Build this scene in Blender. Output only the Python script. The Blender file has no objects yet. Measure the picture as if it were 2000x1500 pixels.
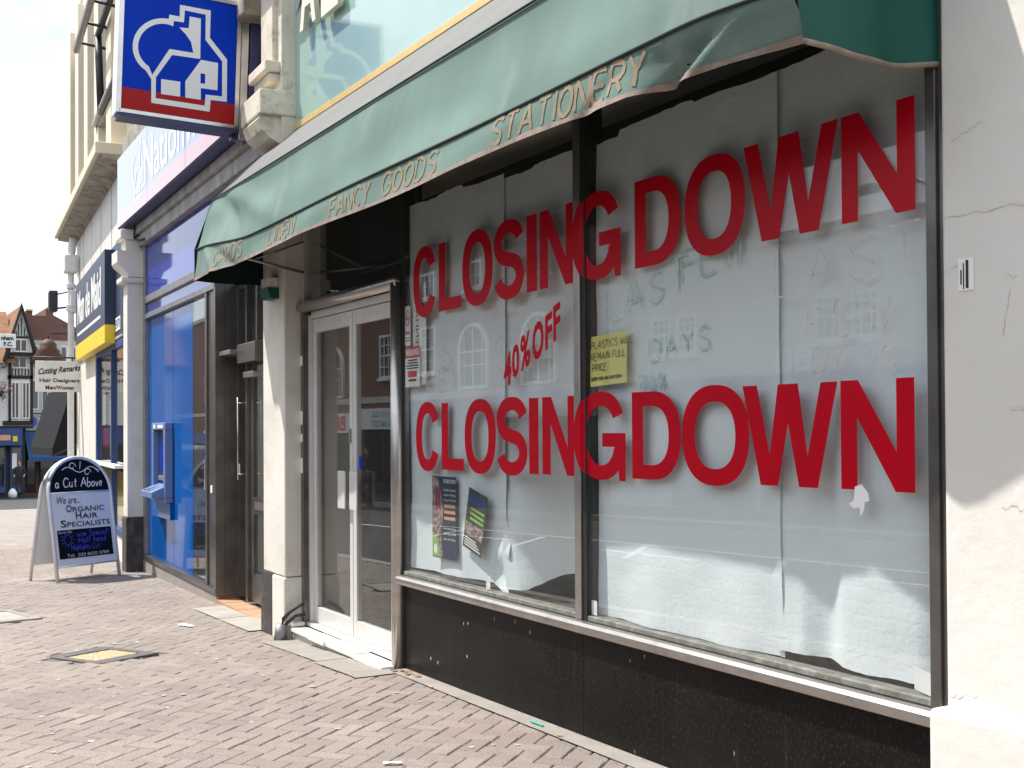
import bpy, bmesh, math, random
from mathutils import Matrix, Vector, noise
random.seed(7)
R = math.radians
sc = bpy.context.scene
col = sc.collection

# ------------------------------------------------------------------ camera
cam_d = bpy.data.cameras.new('camera')
cam = bpy.data.objects.new('camera', cam_d); col.objects.link(cam); sc.camera = cam
A, PI_, RO = R(29.838), R(.747), R(-.324)
fw0 = Vector((-math.cos(A), math.sin(A), 0)); rt0 = Vector((math.sin(A), math.cos(A), 0)); up0 = Vector((0, 0, 1))
fw = fw0*math.cos(PI_) + up0*math.sin(PI_); up_ = up0*math.cos(PI_) - fw0*math.sin(PI_)
cx = rt0*math.cos(RO) + up_*math.sin(RO); cy = up_*math.cos(RO) - rt0*math.sin(RO)
M = Matrix((( cx.x, cy.x, -fw.x, 6.623), (cx.y, cy.y, -fw.y, -3.027), (cx.z, cy.z, -fw.z, 1.45), (0, 0, 0, 1)))
cam.matrix_world = M
cam_d.sensor_width = 36; cam_d.lens = 41.4; cam_d.shift_y = .0288
cam_d.clip_start = .05; cam_d.clip_end = 2000

# ------------------------------------------------------------------ sky, sun, exposure
SUN = Vector((-1.0, -1.0, 2.31)).normalized()
EL = math.asin(SUN.z)
world = bpy.data.worlds.new('World'); sc.world = world; world.use_nodes = True
nt = world.node_tree; nt.nodes.clear()
n_out = nt.nodes.new('ShaderNodeOutputWorld'); n_bg = nt.nodes.new('ShaderNodeBackground')
n_sky = nt.nodes.new('ShaderNodeTexSky'); n_sky.sky_type = 'NISHITA'; n_sky.sun_disc = False
n_sky.sun_elevation = EL; n_sky.sun_rotation = math.atan2(SUN.x, SUN.y)
n_sky.air_density = 1.0; n_sky.dust_density = 2.5
n_tc = nt.nodes.new('ShaderNodeTexCoord'); n_no = nt.nodes.new('ShaderNodeTexNoise')
n_no.inputs['Scale'].default_value = 2.6; n_no.inputs['Detail'].default_value = 9; n_no.inputs['Roughness'].default_value = .58
n_map = nt.nodes.new('ShaderNodeMapping'); n_map.inputs['Scale'].default_value = (1, 1, 2.6)
n_rmp = nt.nodes.new('ShaderNodeValToRGB'); n_rmp.color_ramp.elements[0].position = .14; n_rmp.color_ramp.elements[1].position = .48
n_mix = nt.nodes.new('ShaderNodeMix'); n_mix.data_type = 'RGBA'
nt.links.new(n_tc.outputs['Generated'], n_map.inputs['Vector']); nt.links.new(n_map.outputs[0], n_no.inputs['Vector'])
nt.links.new(n_no.outputs['Fac'], n_rmp.inputs['Fac']); nt.links.new(n_rmp.outputs['Color'], n_mix.inputs['Factor'])
nt.links.new(n_sky.outputs['Color'], n_mix.inputs['A']); n_mix.inputs['B'].default_value = (9.8, 10.6, 11.7, 1)
nt.links.new(n_mix.outputs['Result'], n_bg.inputs['Color']); n_bg.inputs['Strength'].default_value = .108
nt.links.new(n_bg.outputs[0], n_out.inputs['Surface'])
sun_d = bpy.data.lights.new('sun', 'SUN'); sun_d.energy = 5.0; sun_d.angle = R(.53); sun_d.color = (1, .95, .87)
sun = bpy.data.objects.new('sun', sun_d); col.objects.link(sun)
sun.rotation_euler = (-SUN).to_track_quat('-Z', 'Y').to_euler()
sc.view_settings.view_transform = 'Standard'; sc.view_settings.look = 'None'
sc.view_settings.exposure = .36; sc.view_settings.gamma = 1; sc.view_settings.use_curve_mapping = False
sc.cycles.use_denoising = True; sc.cycles.max_bounces = 10; sc.cycles.transparent_max_bounces = 16
sc.cycles.caustics_reflective = False; sc.cycles.caustics_refractive = False; sc.cycles.sample_clamp_indirect = 6

# ------------------------------------------------------------------ materials
def mat(name, base, rough=.6, var=.12, vs=6., bump=0., bs=60., metal=0., coat=0., coat_ior=1.5, spec=.5, dark=None, dark_amt=0., dark_s=3., grain=0., gs=200., rnd=0., stretch=(1,1,1), emit=0., trans=0., sss=None):
    """procedural principled material: large-scale tint variation, optional stains, grain and bump, in world position"""
    m = bpy.data.materials.new(name); m.use_nodes = True; t = m.node_tree; N = t.nodes; L = t.links
    b = N['Principled BSDF']; g = N.new('ShaderNodeNewGeometry')
    mp = N.new('ShaderNodeMapping'); mp.inputs['Scale'].default_value = stretch; L.new(g.outputs['Position'], mp.inputs['Vector'])
    no = N.new('ShaderNodeTexNoise'); no.inputs['Scale'].default_value = vs; no.inputs['Detail'].default_value = 5; L.new(mp.outputs[0], no.inputs['Vector'])
    hv = N.new('ShaderNodeHueSaturation'); hv.inputs['Color'].default_value = (*base, 1)
    mr = N.new('ShaderNodeMapRange'); mr.inputs['From Min'].default_value = .3; mr.inputs['From Max'].default_value = .7
    mr.inputs['To Min'].default_value = 1-var; mr.inputs['To Max'].default_value = 1+var
    L.new(no.outputs['Fac'], mr.inputs['Value']); val = mr.outputs[0]
    if rnd:
        oi = N.new('ShaderNodeObjectInfo'); r2 = N.new('ShaderNodeMapRange'); r2.inputs['To Min'].default_value = 1-rnd; r2.inputs['To Max'].default_value = 1+rnd
        L.new(oi.outputs['Random'], r2.inputs['Value']); mu = N.new('ShaderNodeMath'); mu.operation = 'MULTIPLY'
        L.new(val, mu.inputs[0]); L.new(r2.outputs[0], mu.inputs[1]); val = mu.outputs[0]
    if grain:
        n2 = N.new('ShaderNodeTexNoise'); n2.inputs['Scale'].default_value = gs; n2.inputs['Detail'].default_value = 2; L.new(g.outputs['Position'], n2.inputs['Vector'])
        r3 = N.new('ShaderNodeMapRange'); r3.inputs['From Min'].default_value = .3; r3.inputs['From Max'].default_value = .7; r3.inputs['To Min'].default_value = 1-grain; r3.inputs['To Max'].default_value = 1+grain
        L.new(n2.outputs['Fac'], r3.inputs['Value']); mu = N.new('ShaderNodeMath'); mu.operation = 'MULTIPLY'
        L.new(val, mu.inputs[0]); L.new(r3.outputs[0], mu.inputs[1]); val = mu.outputs[0]
    L.new(val, hv.inputs['Value']); colr = hv.outputs['Color']
    if dark is not None:
        n3 = N.new('ShaderNodeTexNoise'); n3.inputs['Scale'].default_value = dark_s; n3.inputs['Detail'].default_value = 8; n3.inputs['Roughness'].default_value = .65; L.new(mp.outputs[0], n3.inputs['Vector'])
        r4 = N.new('ShaderNodeMapRange'); r4.inputs['From Min'].default_value = .52; r4.inputs['From Max'].default_value = .72; r4.inputs['To Max'].default_value = dark_amt
        L.new(n3.outputs['Fac'], r4.inputs['Value']); mx = N.new('ShaderNodeMix'); mx.data_type = 'RGBA'
        L.new(r4.outputs[0], mx.inputs['Factor']); L.new(colr, mx.inputs['A']); mx.inputs['B'].default_value = (*dark, 1); colr = mx.outputs['Result']
    L.new(colr, b.inputs['Base Color'])
    b.inputs['Roughness'].default_value = rough; b.inputs['Metallic'].default_value = metal
    b.inputs['Specular IOR Level'].default_value = spec
    b.inputs['Coat Weight'].default_value = coat; b.inputs['Coat IOR'].default_value = coat_ior; b.inputs['Coat Roughness'].default_value = .03
    if bump:
        n4 = N.new('ShaderNodeTexNoise'); n4.inputs['Scale'].default_value = bs; n4.inputs['Detail'].default_value = 6; L.new(mp.outputs[0], n4.inputs['Vector'])
        bp = N.new('ShaderNodeBump'); bp.inputs['Strength'].default_value = bump; bp.inputs['Distance'].default_value = .01
        L.new(n4.outputs['Fac'], bp.inputs['Height']); L.new(bp.outputs[0], b.inputs['Normal'])
    return m

def glass_mat(name, ior=1.55, tint=(.975, .985, .985), dust=.012):
    m = bpy.data.materials.new(name); m.use_nodes = True; t = m.node_tree; N = t.nodes; L = t.links
    for n in list(N): N.remove(n)
    o = N.new('ShaderNodeOutputMaterial'); tr = N.new('ShaderNodeBsdfTransparent'); tr.inputs['Color'].default_value = (*tint, 1)
    gl = N.new('ShaderNodeBsdfGlossy'); gl.inputs['Roughness'].default_value = 0.0
    fr = N.new('ShaderNodeFresnel'); fr.inputs['IOR'].default_value = ior
    # thin pane: the same outside-air reflectance on both of its faces
    g0 = N.new('ShaderNodeNewGeometry'); io = N.new('ShaderNodeMapRange'); io.inputs['To Min'].default_value = ior; io.inputs['To Max'].default_value = 1/ior
    L.new(g0.outputs['Backfacing'], io.inputs['Value']); L.new(io.outputs[0], fr.inputs['IOR'])
    mx = N.new('ShaderNodeMixShader'); L.new(fr.outputs[0], mx.inputs[0]); L.new(tr.outputs[0], mx.inputs[1]); L.new(gl.outputs[0], mx.inputs[2])
    df = N.new('ShaderNodeBsdfDiffuse'); df.inputs['Color'].default_value = (.6, .6, .57, 1)
    no = N.new('ShaderNodeTexNoise'); no.inputs['Scale'].default_value = 5; no.inputs['Detail'].default_value = 8
    g = N.new('ShaderNodeNewGeometry'); L.new(g.outputs['Position'], no.inputs['Vector'])
    d = N.new('ShaderNodeMath'); d.operation = 'MULTIPLY'; d.inputs[1].default_value = dust*2; L.new(no.outputs['Fac'], d.inputs[0])
    m2 = N.new('ShaderNodeMixShader'); L.new(d.outputs[0], m2.inputs[0]); L.new(mx.outputs[0], m2.inputs[1]); L.new(df.outputs[0], m2.inputs[2])
    L.new(m2.outputs[0], o.inputs['Surface'])
    return m

MT = {}
MT['glass'] = glass_mat('window_glass', 1.52)
MT['glass_far'] = mat('far_window_glass', (.03, .035, .04), .05, .3, .6, spec=.9)
MT['white_paint'] = mat('cream_masonry_paint', (.74, .71, .64), .6, .06, 2, bump=.25, bs=25, dark=(.42, .35, .25), dark_amt=.35, dark_s=3.2)
MT['white_paint2'] = mat('white_masonry_paint', (.72, .70, .655), .55, .05, 1.5, bump=.3, bs=18, dark=(.5, .45, .38), dark_amt=.22, dark_s=2.4)
MT['plinth_black'] = mat('black_plinth_paint', (.045, .043, .045), .5, .3, 8, bump=.2, bs=40, dark=(.2, .17, .13), dark_amt=.5, dark_s=9)
MT['stone'] = mat('weathered_stone', (.66, .60, .50), .75, .1, 3, bump=.35, bs=30, dark=(.2, .16, .11), dark_amt=.75, dark_s=7)
MT['lintel'] = mat('grey_stained_lintel', (.34, .33, .32), .7, .25, 4, bump=.3, bs=40, dark=(.62, .62, .62), dark_amt=.6, dark_s=9, stretch=(1, 1, .4))
MT['steel'] = mat('brushed_steel', (.50, .47, .45), .32, .1, 10, metal=.9, bump=.05, bs=120, dark=(.22, .17, .14), dark_amt=.35, dark_s=8)
MT['bronze'] = mat('bronze_anodised', (.145, .135, .13), .3, .2, 6, metal=.65, dark=(.2, .18, .17), dark_amt=.3, dark_s=5)
MT['alu'] = mat('white_aluminium', (.72, .71, .69), .38, .05, 5, metal=.25, dark=(.35, .32, .28), dark_amt=.25, dark_s=10)
MT['black'] = mat('black_gap', (.012, .012, .012), .6, .2)
MT['step'] = mat('worn_white_step', (.78, .75, .69), .6, .06, 6, bump=.3, bs=40, dark=(.3, .25, .2), dark_amt=.5, dark_s=12)
MT['step_dark'] = mat('step_riser_stone', (.55, .53, .48), .75, .12, 8, bump=.4, bs=50, dark=(.25, .21, .17), dark_amt=.5, dark_s=10)
MT['canvas'] = mat('faded_green_canvas', (.135, .205, .180), .8, .14, 2.2, bump=.12, bs=350, grain=.08, gs=400, dark=(.215, .27, .25), dark_amt=.8, dark_s=2.6, stretch=(1, 1, .35), spec=.25)
MT['canvas_grey'] = mat('grey_canvas_top', (.135, .138, .135), .75, .08, 3, bump=.05, bs=300)
MT['canvas_shade'] = mat('shaded_green_canvas', (.004, .018, .015), .7, .15, 3, bump=.05, bs=300, spec=.2)  # near-black green: the shade under the awning put into the canvas colour
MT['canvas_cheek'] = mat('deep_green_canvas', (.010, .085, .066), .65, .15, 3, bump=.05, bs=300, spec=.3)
MT['bead'] = mat('grimy_glazing_bead', (.17, .17, .15), .7, .3, 14, bump=.3, bs=60, dark=(.42, .42, .38), dark_amt=.6, dark_s=22)
MT['hem'] = mat('frayed_hem', (.26, .20, .17), .8, .25, 20, bump=.3, bs=150)
MT['seam'] = mat('dark_seam', (.015, .03, .027), .7, .2)
MT['orange_paint'] = mat('faded_orange_lettering', (.26, .195, .125), .8, .12, 15, dark=(.16, .215, .185), dark_amt=1., dark_s=6)
MT['mint'] = mat('mint_glossy_sign', (.33, .50, .45), .2, .03, 2, coat=1, coat_ior=1.7)
MT['gold'] = mat('pale_gold_trim', (.72, .52, .22), .4, .08, 6, metal=.2)
MT['cream_letter'] = mat('cream_raised_letter', (.80, .74, .60), .5, .05, 5)
MT['red_vinyl'] = mat('red_vinyl', (.50, .001, .014), .3, .08, 4, spec=.16, bump=.06, bs=14)
MT['orange_vinyl'] = MT['red_vinyl']
MT['paper_white'] = mat('plain_white_paper', (.85, .85, .84), .7, .03)
MT['tape'] = mat('white_tape', (.88, .88, .88), .4, .03)
MT['yellow_paper'] = mat('yellow_card', (.78, .72, .20), .7, .05, 6)
MT['ink'] = mat('black_ink', (.02, .02, .02), .6, .1)
MT['green_marker'] = mat('green_marker', (.48, .71, .66), .7, .3, 40)
MT['pink_marker'] = mat('pink_marker', (.82, .68, .73), .7, .3, 40)
MT['white_print'] = mat('white_print', (.85, .85, .84), .5, .03)
MT['red_print'] = mat('red_print', (.62, .03, .04), .5, .05)
MT['blue_sign'] = mat('blue_acrylic', (.001, .035, .46), .35, .05, 2, spec=.08)
MT['red_sign'] = mat('red_acrylic', (.36, .006, .01), .35, .05, 2, spec=.2)
MT['logo_white'] = mat('white_acrylic', (.74, .76, .80), .4, .03, 2, spec=.3)
MT['fblue'] = mat('fascia_blue_acrylic', (.02, .075, .36), .1, .04, 2, coat=1, coat_ior=1.55)
MT['fred'] = mat('fascia_red_acrylic', (.36, .02, .035), .1, .04, 2, coat=1, coat_ior=1.55)
MT['fwhite'] = mat('fascia_white_acrylic', (.85, .86, .9), .1, .02, 2, coat=1, coat_ior=1.55)
MT['navy_metal'] = mat('navy_powdercoat', (.03, .035, .12), .4, .1, 4)
MT['chrome'] = mat('polished_trim', (.62, .62, .64), .22, .12, 8, metal=.9)
MT['blue_panel'] = mat('glossy_blue_panel', (.002, .028, .33), .06, .06, 1.5, spec=.5)
MT['blue_film'] = mat('bright_blue_window_film', (.001, .085, .34), .06, .05, 1.2, spec=.12)
MT['atm'] = mat('atm_grey_plastic', (.14, .21, .40), .4, .06, 8)
MT['atm_dark'] = mat('atm_dark_panel', (.02, .05, .14), .2, .1, 8, spec=.8)
MT['navy_sign'] = mat('navy_sign_board', (.022, .040, .085), .45, .08, 3)
MT['yellow_sign'] = mat('yellow_sign_board', (.85, .60, .03), .45, .05, 3)
MT['cream_wall'] = mat('cream_render', (.74, .66, .52), .75, .06, 2, bump=.2, bs=20, dark=(.45, .38, .28), dark_amt=.3, dark_s=2)
MT['mossy'] = mat('mossy_cornice', (.34, .31, .26), .85, .3, 5, bump=.4, bs=30, dark=(.06, .055, .05), dark_amt=.9, dark_s=4)
MT['iron'] = mat('black_iron', (.025, .025, .028), .5, .2, 10)
MT['steel_grey'] = mat('grey_galvanised', (.30, .30, .31), .45, .15, 8, metal=.6)
MT['pipe_white'] = mat('white_pipe_paint', (.74, .74, .72), .5, .08, 6, dark=(.3, .28, .25), dark_amt=.4, dark_s=8)
MT['copper'] = mat('brown_copper', (.10, .05, .032), .6, .2, 8, spec=.3)
MT['aboard_white'] = mat('a_board_frame', (.74, .78, .84), .35, .05, 6, metal=.3)
MT['aboard_face'] = mat('a_board_poster', (.72, .77, .85), .5, .03, 3, spec=.3)
MT['aboard_dark'] = mat('a_board_chalk_panel', (.005, .005, .009), .5, .3, 9, spec=.2)
MT['chalk_blue'] = mat('blue_chalk_pen', (.05, .07, .55), .6, .4, 60)
MT['ink_navy'] = mat('navy_ink', (.03, .04, .09), .5, .1)
MT['asphalt'] = mat('asphalt', (.05, .05, .052), .85, .2, 2.5, bump=.5, bs=250, grain=.2, gs=260)
MT['yellow_line'] = mat('yellow_road_line', (.62, .42, .06), .8, .2, 12, bump=.3, bs=200)
MT['white_line'] = mat('white_road_line', (.72, .72, .70), .8, .15, 12, bump=.3, bs=200)
MT['kerb'] = mat('kerb_granite', (.38, .36, .34), .8, .15, 12, bump=.3, bs=120)
MT['concrete'] = mat('concrete_strip', (.30, .275, .25), .85, .12, 5, bump=.4, bs=120, grain=.12, gs=160)
MT['gum'] = mat('trodden_gum', (.40, .38, .35), .8, .3, 3)
MT['joint'] = mat('sandy_joint', (.18, .15, .13), .95, .25, 9, bump=.6, bs=160)
MT['far_paving'] = mat('far_paving', (.265, .23, .21), .85, .16, 3, bump=.4, bs=60, grain=.15, gs=60)
MT['gravel_fill'] = mat('sandy_gravel_fill', (.52, .39, .24), .9, .3, 60, bump=.9, bs=130, grain=.4, gs=130)
MT['cast_iron'] = mat('worn_cast_iron', (.13, .12, .12), .6, .25, 20, bump=.4, bs=90, metal=.3)
MT['tile_orange'] = mat('terracotta_threshold', (.46, .27, .17), .7, .12, 8, bump=.3, bs=60)
MT['pale_slab'] = mat('pale_threshold_slab', (.37, .345, .30), .85, .12, 6, bump=.4, bs=90)
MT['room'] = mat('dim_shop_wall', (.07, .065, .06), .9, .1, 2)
MT['room_floor'] = mat('shop_floor', (.24, .17, .11), .8, .15, 3)
MT['ledge'] = mat('dusty_window_ledge', (.45, .38, .29), .8, .15, 6, dark=(.2, .25, .2), dark_amt=.5, dark_s=5)
MT['tar_brick'] = mat('dark_timber', (.025, .022, .02), .8, .2, 5)
MT['tudor_white'] = mat('tudor_plaster', (.74, .73, .70), .8, .06, 3)
MT['roof_tile'] = mat('mossy_clay_roof', (.26, .13, .07), .9, .25, 2.5, bump=.5, bs=9, dark=(.30, .22, .05), dark_amt=.7, dark_s=1.4)
MT['frame_white'] = mat('white_window_frame', (.80, .80, .78), .5, .04)
MT['stone_far'] = mat('pale_stone_band', (.52, .50, .46), .8, .1, 2)
MT['blue_fascia'] = mat('far_blue_fascia', (.02, .06, .20), .5, .15, 2)
MT['blue_awning'] = mat('far_blue_awning', (.02, .075, .22), .7, .1, 2)
MT['dark_awning'] = mat('charcoal_awning', (.012, .013, .017), .85, .1, 3, spec=.2)
MT['skin'] = mat('skin', (.45, .27, .2), .6, .05)
MT['cloth_dark'] = mat('dark_clothing', (.025, .025, .03), .85, .2, 10)
MT['cloth_blue'] = mat('denim', (.05, .07, .13), .85, .2, 10)
MT['cloth_white'] = mat('pale_top', (.5, .5, .52), .85, .1, 10)
MT['hair'] = mat('dark_hair', (.02, .014, .01), .7, .2)
MT['leaf'] = mat('basket_leaf', (.06, .14, .03), .7, .3, 20)
MT['petal'] = mat('pink_petal', (.62, .10, .28), .6, .3, 20)
MT['plastic_bag'] = mat('white_bag', (.8, .8, .8), .4, .05)
MT['straw'] = mat('green_straw', (.03, .45, .28), .35, .05)
MT['cigar'] = mat('cigarette_filter', (.62, .45, .28), .8, .2)
MT['dryleaf'] = mat('dry_leaf', (.30, .14, .07), .8, .3, 30)
MT['navy_poster'] = mat('navy_poster', (.02, .03, .07), .45, .1)
MT['photo_print'] = mat('poster_photo', (.30, .22, .20), .45, .9, 40)
MT['green_print'] = mat('green_print', (.30, .50, .12), .5, .1)
MT['maroon_print'] = mat('maroon_print', (.22, .03, .05), .5, .2, 40)
MT['olive_print'] = mat('olive_print', (.05, .055, .03), .5, .6, 50)
MT['orange_print'] = mat('orange_print', (.75, .35, .2), .5, .05)

def brick_mat(name, c1, c2, mortar, scale=1., axis='XZ'):
    m = bpy.data.materials.new(name); m.use_nodes = True; t = m.node_tree; N = t.nodes; L = t.links
    b = N['Principled BSDF']; g = N.new('ShaderNodeNewGeometry'); sp = N.new('ShaderNodeSeparateXYZ'); L.new(g.outputs['Position'], sp.inputs[0])
    cb = N.new('ShaderNodeCombineXYZ'); L.new(sp.outputs[axis[0]], cb.inputs[0]); L.new(sp.outputs['Z'], cb.inputs[1])
    br = N.new('ShaderNodeTexBrick'); br.inputs['Scale'].default_value = 1; br.inputs['Brick Width'].default_value = .225*scale; br.inputs['Row Height'].default_value = .075*scale
    br.inputs['Mortar Size'].default_value = .006*scale; br.inputs['Color1'].default_value = (*c1, 1); br.inputs['Color2'].default_value = (*c2, 1); br.inputs['Mortar'].default_value = (*mortar, 1)
    L.new(cb.outputs[0], br.inputs['Vector']); L.new(br.outputs['Color'], b.inputs['Base Color']); b.inputs['Roughness'].default_value = .85
    bp = N.new('ShaderNodeBump'); bp.inputs['Strength'].default_value = .4; bp.inputs['Distance'].default_value = .01; bp.invert = True
    L.new(br.outputs['Fac'], bp.inputs['Height']); L.new(bp.outputs[0], b.inputs['Normal'])
    return m
MT['opp_brick'] = brick_mat('opposite_brick', (.20, .085, .055), (.15, .065, .045), (.22, .18, .15))
MT['far_brick'] = brick_mat('far_brick', (.19, .085, .065), (.14, .065, .052), (.17, .13, .11), axis='YZ')

def paver_mat():
    m = mat('paver_brick', (.272, .229, .206), .88, .13, 1.1, bump=.6, bs=150, grain=.34, gs=170, rnd=.05, dark=(.29, .22, .18), dark_amt=.5, dark_s=.9)
    N, L = m.node_tree.nodes, m.node_tree.links; b = N['Principled BSDF']; src = b.inputs['Base Color'].links[0].from_socket
    at = N.new('ShaderNodeAttribute'); at.attribute_name = 'tint'; h = N.new('ShaderNodeHueSaturation'); r = N.new('ShaderNodeMapRange'); r.inputs['To Min'].default_value = .91; r.inputs['To Max'].default_value = 1.09
    L.new(at.outputs['Fac'], r.inputs['Value']); L.new(r.outputs[0], h.inputs['Value']); L.new(src, h.inputs['Color'])
    # trodden dirt in blotches
    g = N.new('ShaderNodeNewGeometry'); n = N.new('ShaderNodeTexNoise'); n.inputs['Scale'].default_value = 2.7; n.inputs['Detail'].default_value = 9; n.inputs['Roughness'].default_value = .7; L.new(g.outputs['Position'], n.inputs['Vector'])
    r2 = N.new('ShaderNodeMapRange'); r2.inputs['From Min'].default_value = .5; r2.inputs['From Max'].default_value = .75; r2.inputs['To Max'].default_value = .28; L.new(n.outputs['Fac'], r2.inputs['Value'])
    mx = N.new('ShaderNodeMix'); mx.data_type = 'RGBA'; mx.inputs['B'].default_value = (.20, .17, .15, 1); L.new(r2.outputs[0], mx.inputs['Factor']); L.new(h.outputs[0], mx.inputs['A']); L.new(mx.outputs['Result'], b.inputs['Base Color'])
    return m
MT['paver'] = paver_mat()

def granite_mat():
    m = bpy.data.materials.new('black_granite'); m.use_nodes = True; t = m.node_tree; N = t.nodes; L = t.links
    b = N['Principled BSDF']; g = N.new('ShaderNodeNewGeometry')
    n1 = N.new('ShaderNodeTexNoise'); n1.inputs['Scale'].default_value = 3; n1.inputs['Detail'].default_value = 6; L.new(g.outputs['Position'], n1.inputs['Vector'])
    r1 = N.new('ShaderNodeValToRGB'); r1.color_ramp.elements[0].color = (.006, .0055, .0055, 1); r1.color_ramp.elements[0].position = .35
    r1.color_ramp.elements[1].color = (.011, .0095, .009, 1); r1.color_ramp.elements[1].position = .7; L.new(n1.outputs['Fac'], r1.inputs['Fac'])
    mp = N.new('ShaderNodeMapping'); mp.inputs['Scale'].default_value = (1, 1, .45); mp.inputs['Rotation'].default_value = (0, .35, 0); L.new(g.outputs['Position'], mp.inputs['Vector'])
    n2 = N.new('ShaderNodeTexNoise'); n2.inputs['Scale'].default_value = 130; n2.inputs['Detail'].default_value = 3; L.new(mp.outputs[0], n2.inputs['Vector'])
    r2 = N.new('ShaderNodeMapRange'); r2.inputs['From Min'].default_value = .56; r2.inputs['From Max'].default_value = .74; r2.inputs['To Max'].default_value = .24; L.new(n2.outputs['Fac'], r2.inputs['Value'])
    mx = N.new('ShaderNodeMix'); mx.data_type = 'RGBA'; mx.inputs['B'].default_value = (.16, .145, .13, 1); L.new(r2.outputs[0], mx.inputs['Factor']); L.new(r1.outputs['Color'], mx.inputs['A'])
    vo = N.new('ShaderNodeTexVoronoi'); vo.inputs['Scale'].default_value = 17; L.new(mp.outputs[0], vo.inputs['Vector'])
    r3 = N.new('ShaderNodeMapRange'); r3.inputs['From Min'].default_value = .10; r3.inputs['From Max'].default_value = .06; L.new(vo.outputs['Distance'], r3.inputs['Value'])
    n5 = N.new('ShaderNodeTexNoise'); n5.inputs['Scale'].default_value = 4; L.new(g.outputs['Position'], n5.inputs['Vector'])
    r5 = N.new('ShaderNodeMapRange'); r5.inputs['From Min'].default_value = .45; r5.inputs['From Max'].default_value = .6; L.new(n5.outputs['Fac'], r5.inputs['Value'])
    mm = N.new('ShaderNodeMath'); mm.operation = 'MULTIPLY'; L.new(r3.outputs[0], mm.inputs[0]); L.new(r5.outputs[0], mm.inputs[1])
    m2 = N.new('ShaderNodeMix'); m2.data_type = 'RGBA'; m2.inputs['B'].default_value = (.55, .53, .5, 1); L.new(mm.outputs[0], m2.inputs['Factor']); L.new(mx.outputs['Result'], m2.inputs['A'])
    # fine vertical streaks of dried dirt
    mp3 = N.new('ShaderNodeMapping'); mp3.inputs['Scale'].default_value = (30, 30, 1.6); L.new(g.outputs['Position'], mp3.inputs['Vector'])
    n6 = N.new('ShaderNodeTexNoise'); n6.inputs['Scale'].default_value = 1; n6.inputs['Detail'].default_value = 5; L.new(mp3.outputs[0], n6.inputs['Vector'])
    r6 = N.new('ShaderNodeMapRange'); r6.inputs['From Min'].default_value = .6; r6.inputs['From Max'].default_value = .8; r6.inputs['To Max'].default_value = .10; L.new(n6.outputs['Fac'], r6.inputs['Value'])
    m3 = N.new('ShaderNodeMix'); m3.data_type = 'RGBA'; m3.inputs['B'].default_value = (.14, .13, .12, 1); L.new(r6.outputs[0], m3.inputs['Factor']); L.new(m2.outputs['Result'], m3.inputs['A'])
    L.new(m3.outputs['Result'], b.inputs['Base Color']); b.inputs['Roughness'].default_value = .3; b.inputs['Specular IOR Level'].default_value = .10
    return m
MT['granite'] = granite_mat()

def paper_mat():
    """white embossed lining paper: raised scale pattern and creases"""
    m = bpy.data.materials.new('embossed_white_paper'); m.use_nodes = True; t = m.node_tree; N = t.nodes; L = t.links
    b = N['Principled BSDF']; g = N.new('ShaderNodeNewGeometry')
    b.inputs['Base Color'].default_value = (.80, .86, .88, 1); b.inputs['Roughness'].default_value = .75; b.inputs['Specular IOR Level'].default_value = .2
    wn = N.new('ShaderNodeTexNoise'); wn.inputs['Scale'].default_value = 5; L.new(g.outputs['Position'], wn.inputs['Vector'])
    va = N.new('ShaderNodeVectorMath'); va.operation = 'MULTIPLY_ADD'; va.inputs[1].default_value = (.04, .04, .04); L.new(wn.outputs['Color'], va.inputs[0]); L.new(g.outputs['Position'], va.inputs[2])
    mp = N.new('ShaderNodeMapping'); mp.inputs['Scale'].default_value = (1, .05, .8); L.new(va.outputs[0], mp.inputs['Vector'])
    vo = N.new('ShaderNodeTexVoronoi'); vo.feature = 'DISTANCE_TO_EDGE'; vo.inputs['Scale'].default_value = 27; vo.inputs['Randomness'].default_value = .35; L.new(mp.outputs[0], vo.inputs['Vector'])
    r1 = N.new('ShaderNodeMapRange'); r1.inputs['From Max'].default_value = .16; L.new(vo.outputs['Distance'], r1.inputs['Value'])
    n2 = N.new('ShaderNodeTexNoise'); n2.inputs['Scale'].default_value = 11; n2.inputs['Detail'].default_value = 7; n2.inputs['Distortion'].default_value = 2.2; L.new(g.outputs['Position'], n2.inputs['Vector'])
    ad = N.new('ShaderNodeMath'); ad.operation = 'MULTIPLY_ADD'; ad.inputs[1].default_value = 6.5; L.new(n2.outputs['Fac'], ad.inputs[0]); L.new(r1.outputs[0], ad.inputs[2])
    bp = N.new('ShaderNodeBump'); bp.inputs['Strength'].default_value = .17; bp.inputs['Distance'].default_value = .002
    L.new(ad.outputs[0], bp.inputs['Height']); L.new(bp.outputs[0], b.inputs['Normal'])
    return m
MT['paper'] = paper_mat()

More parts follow.
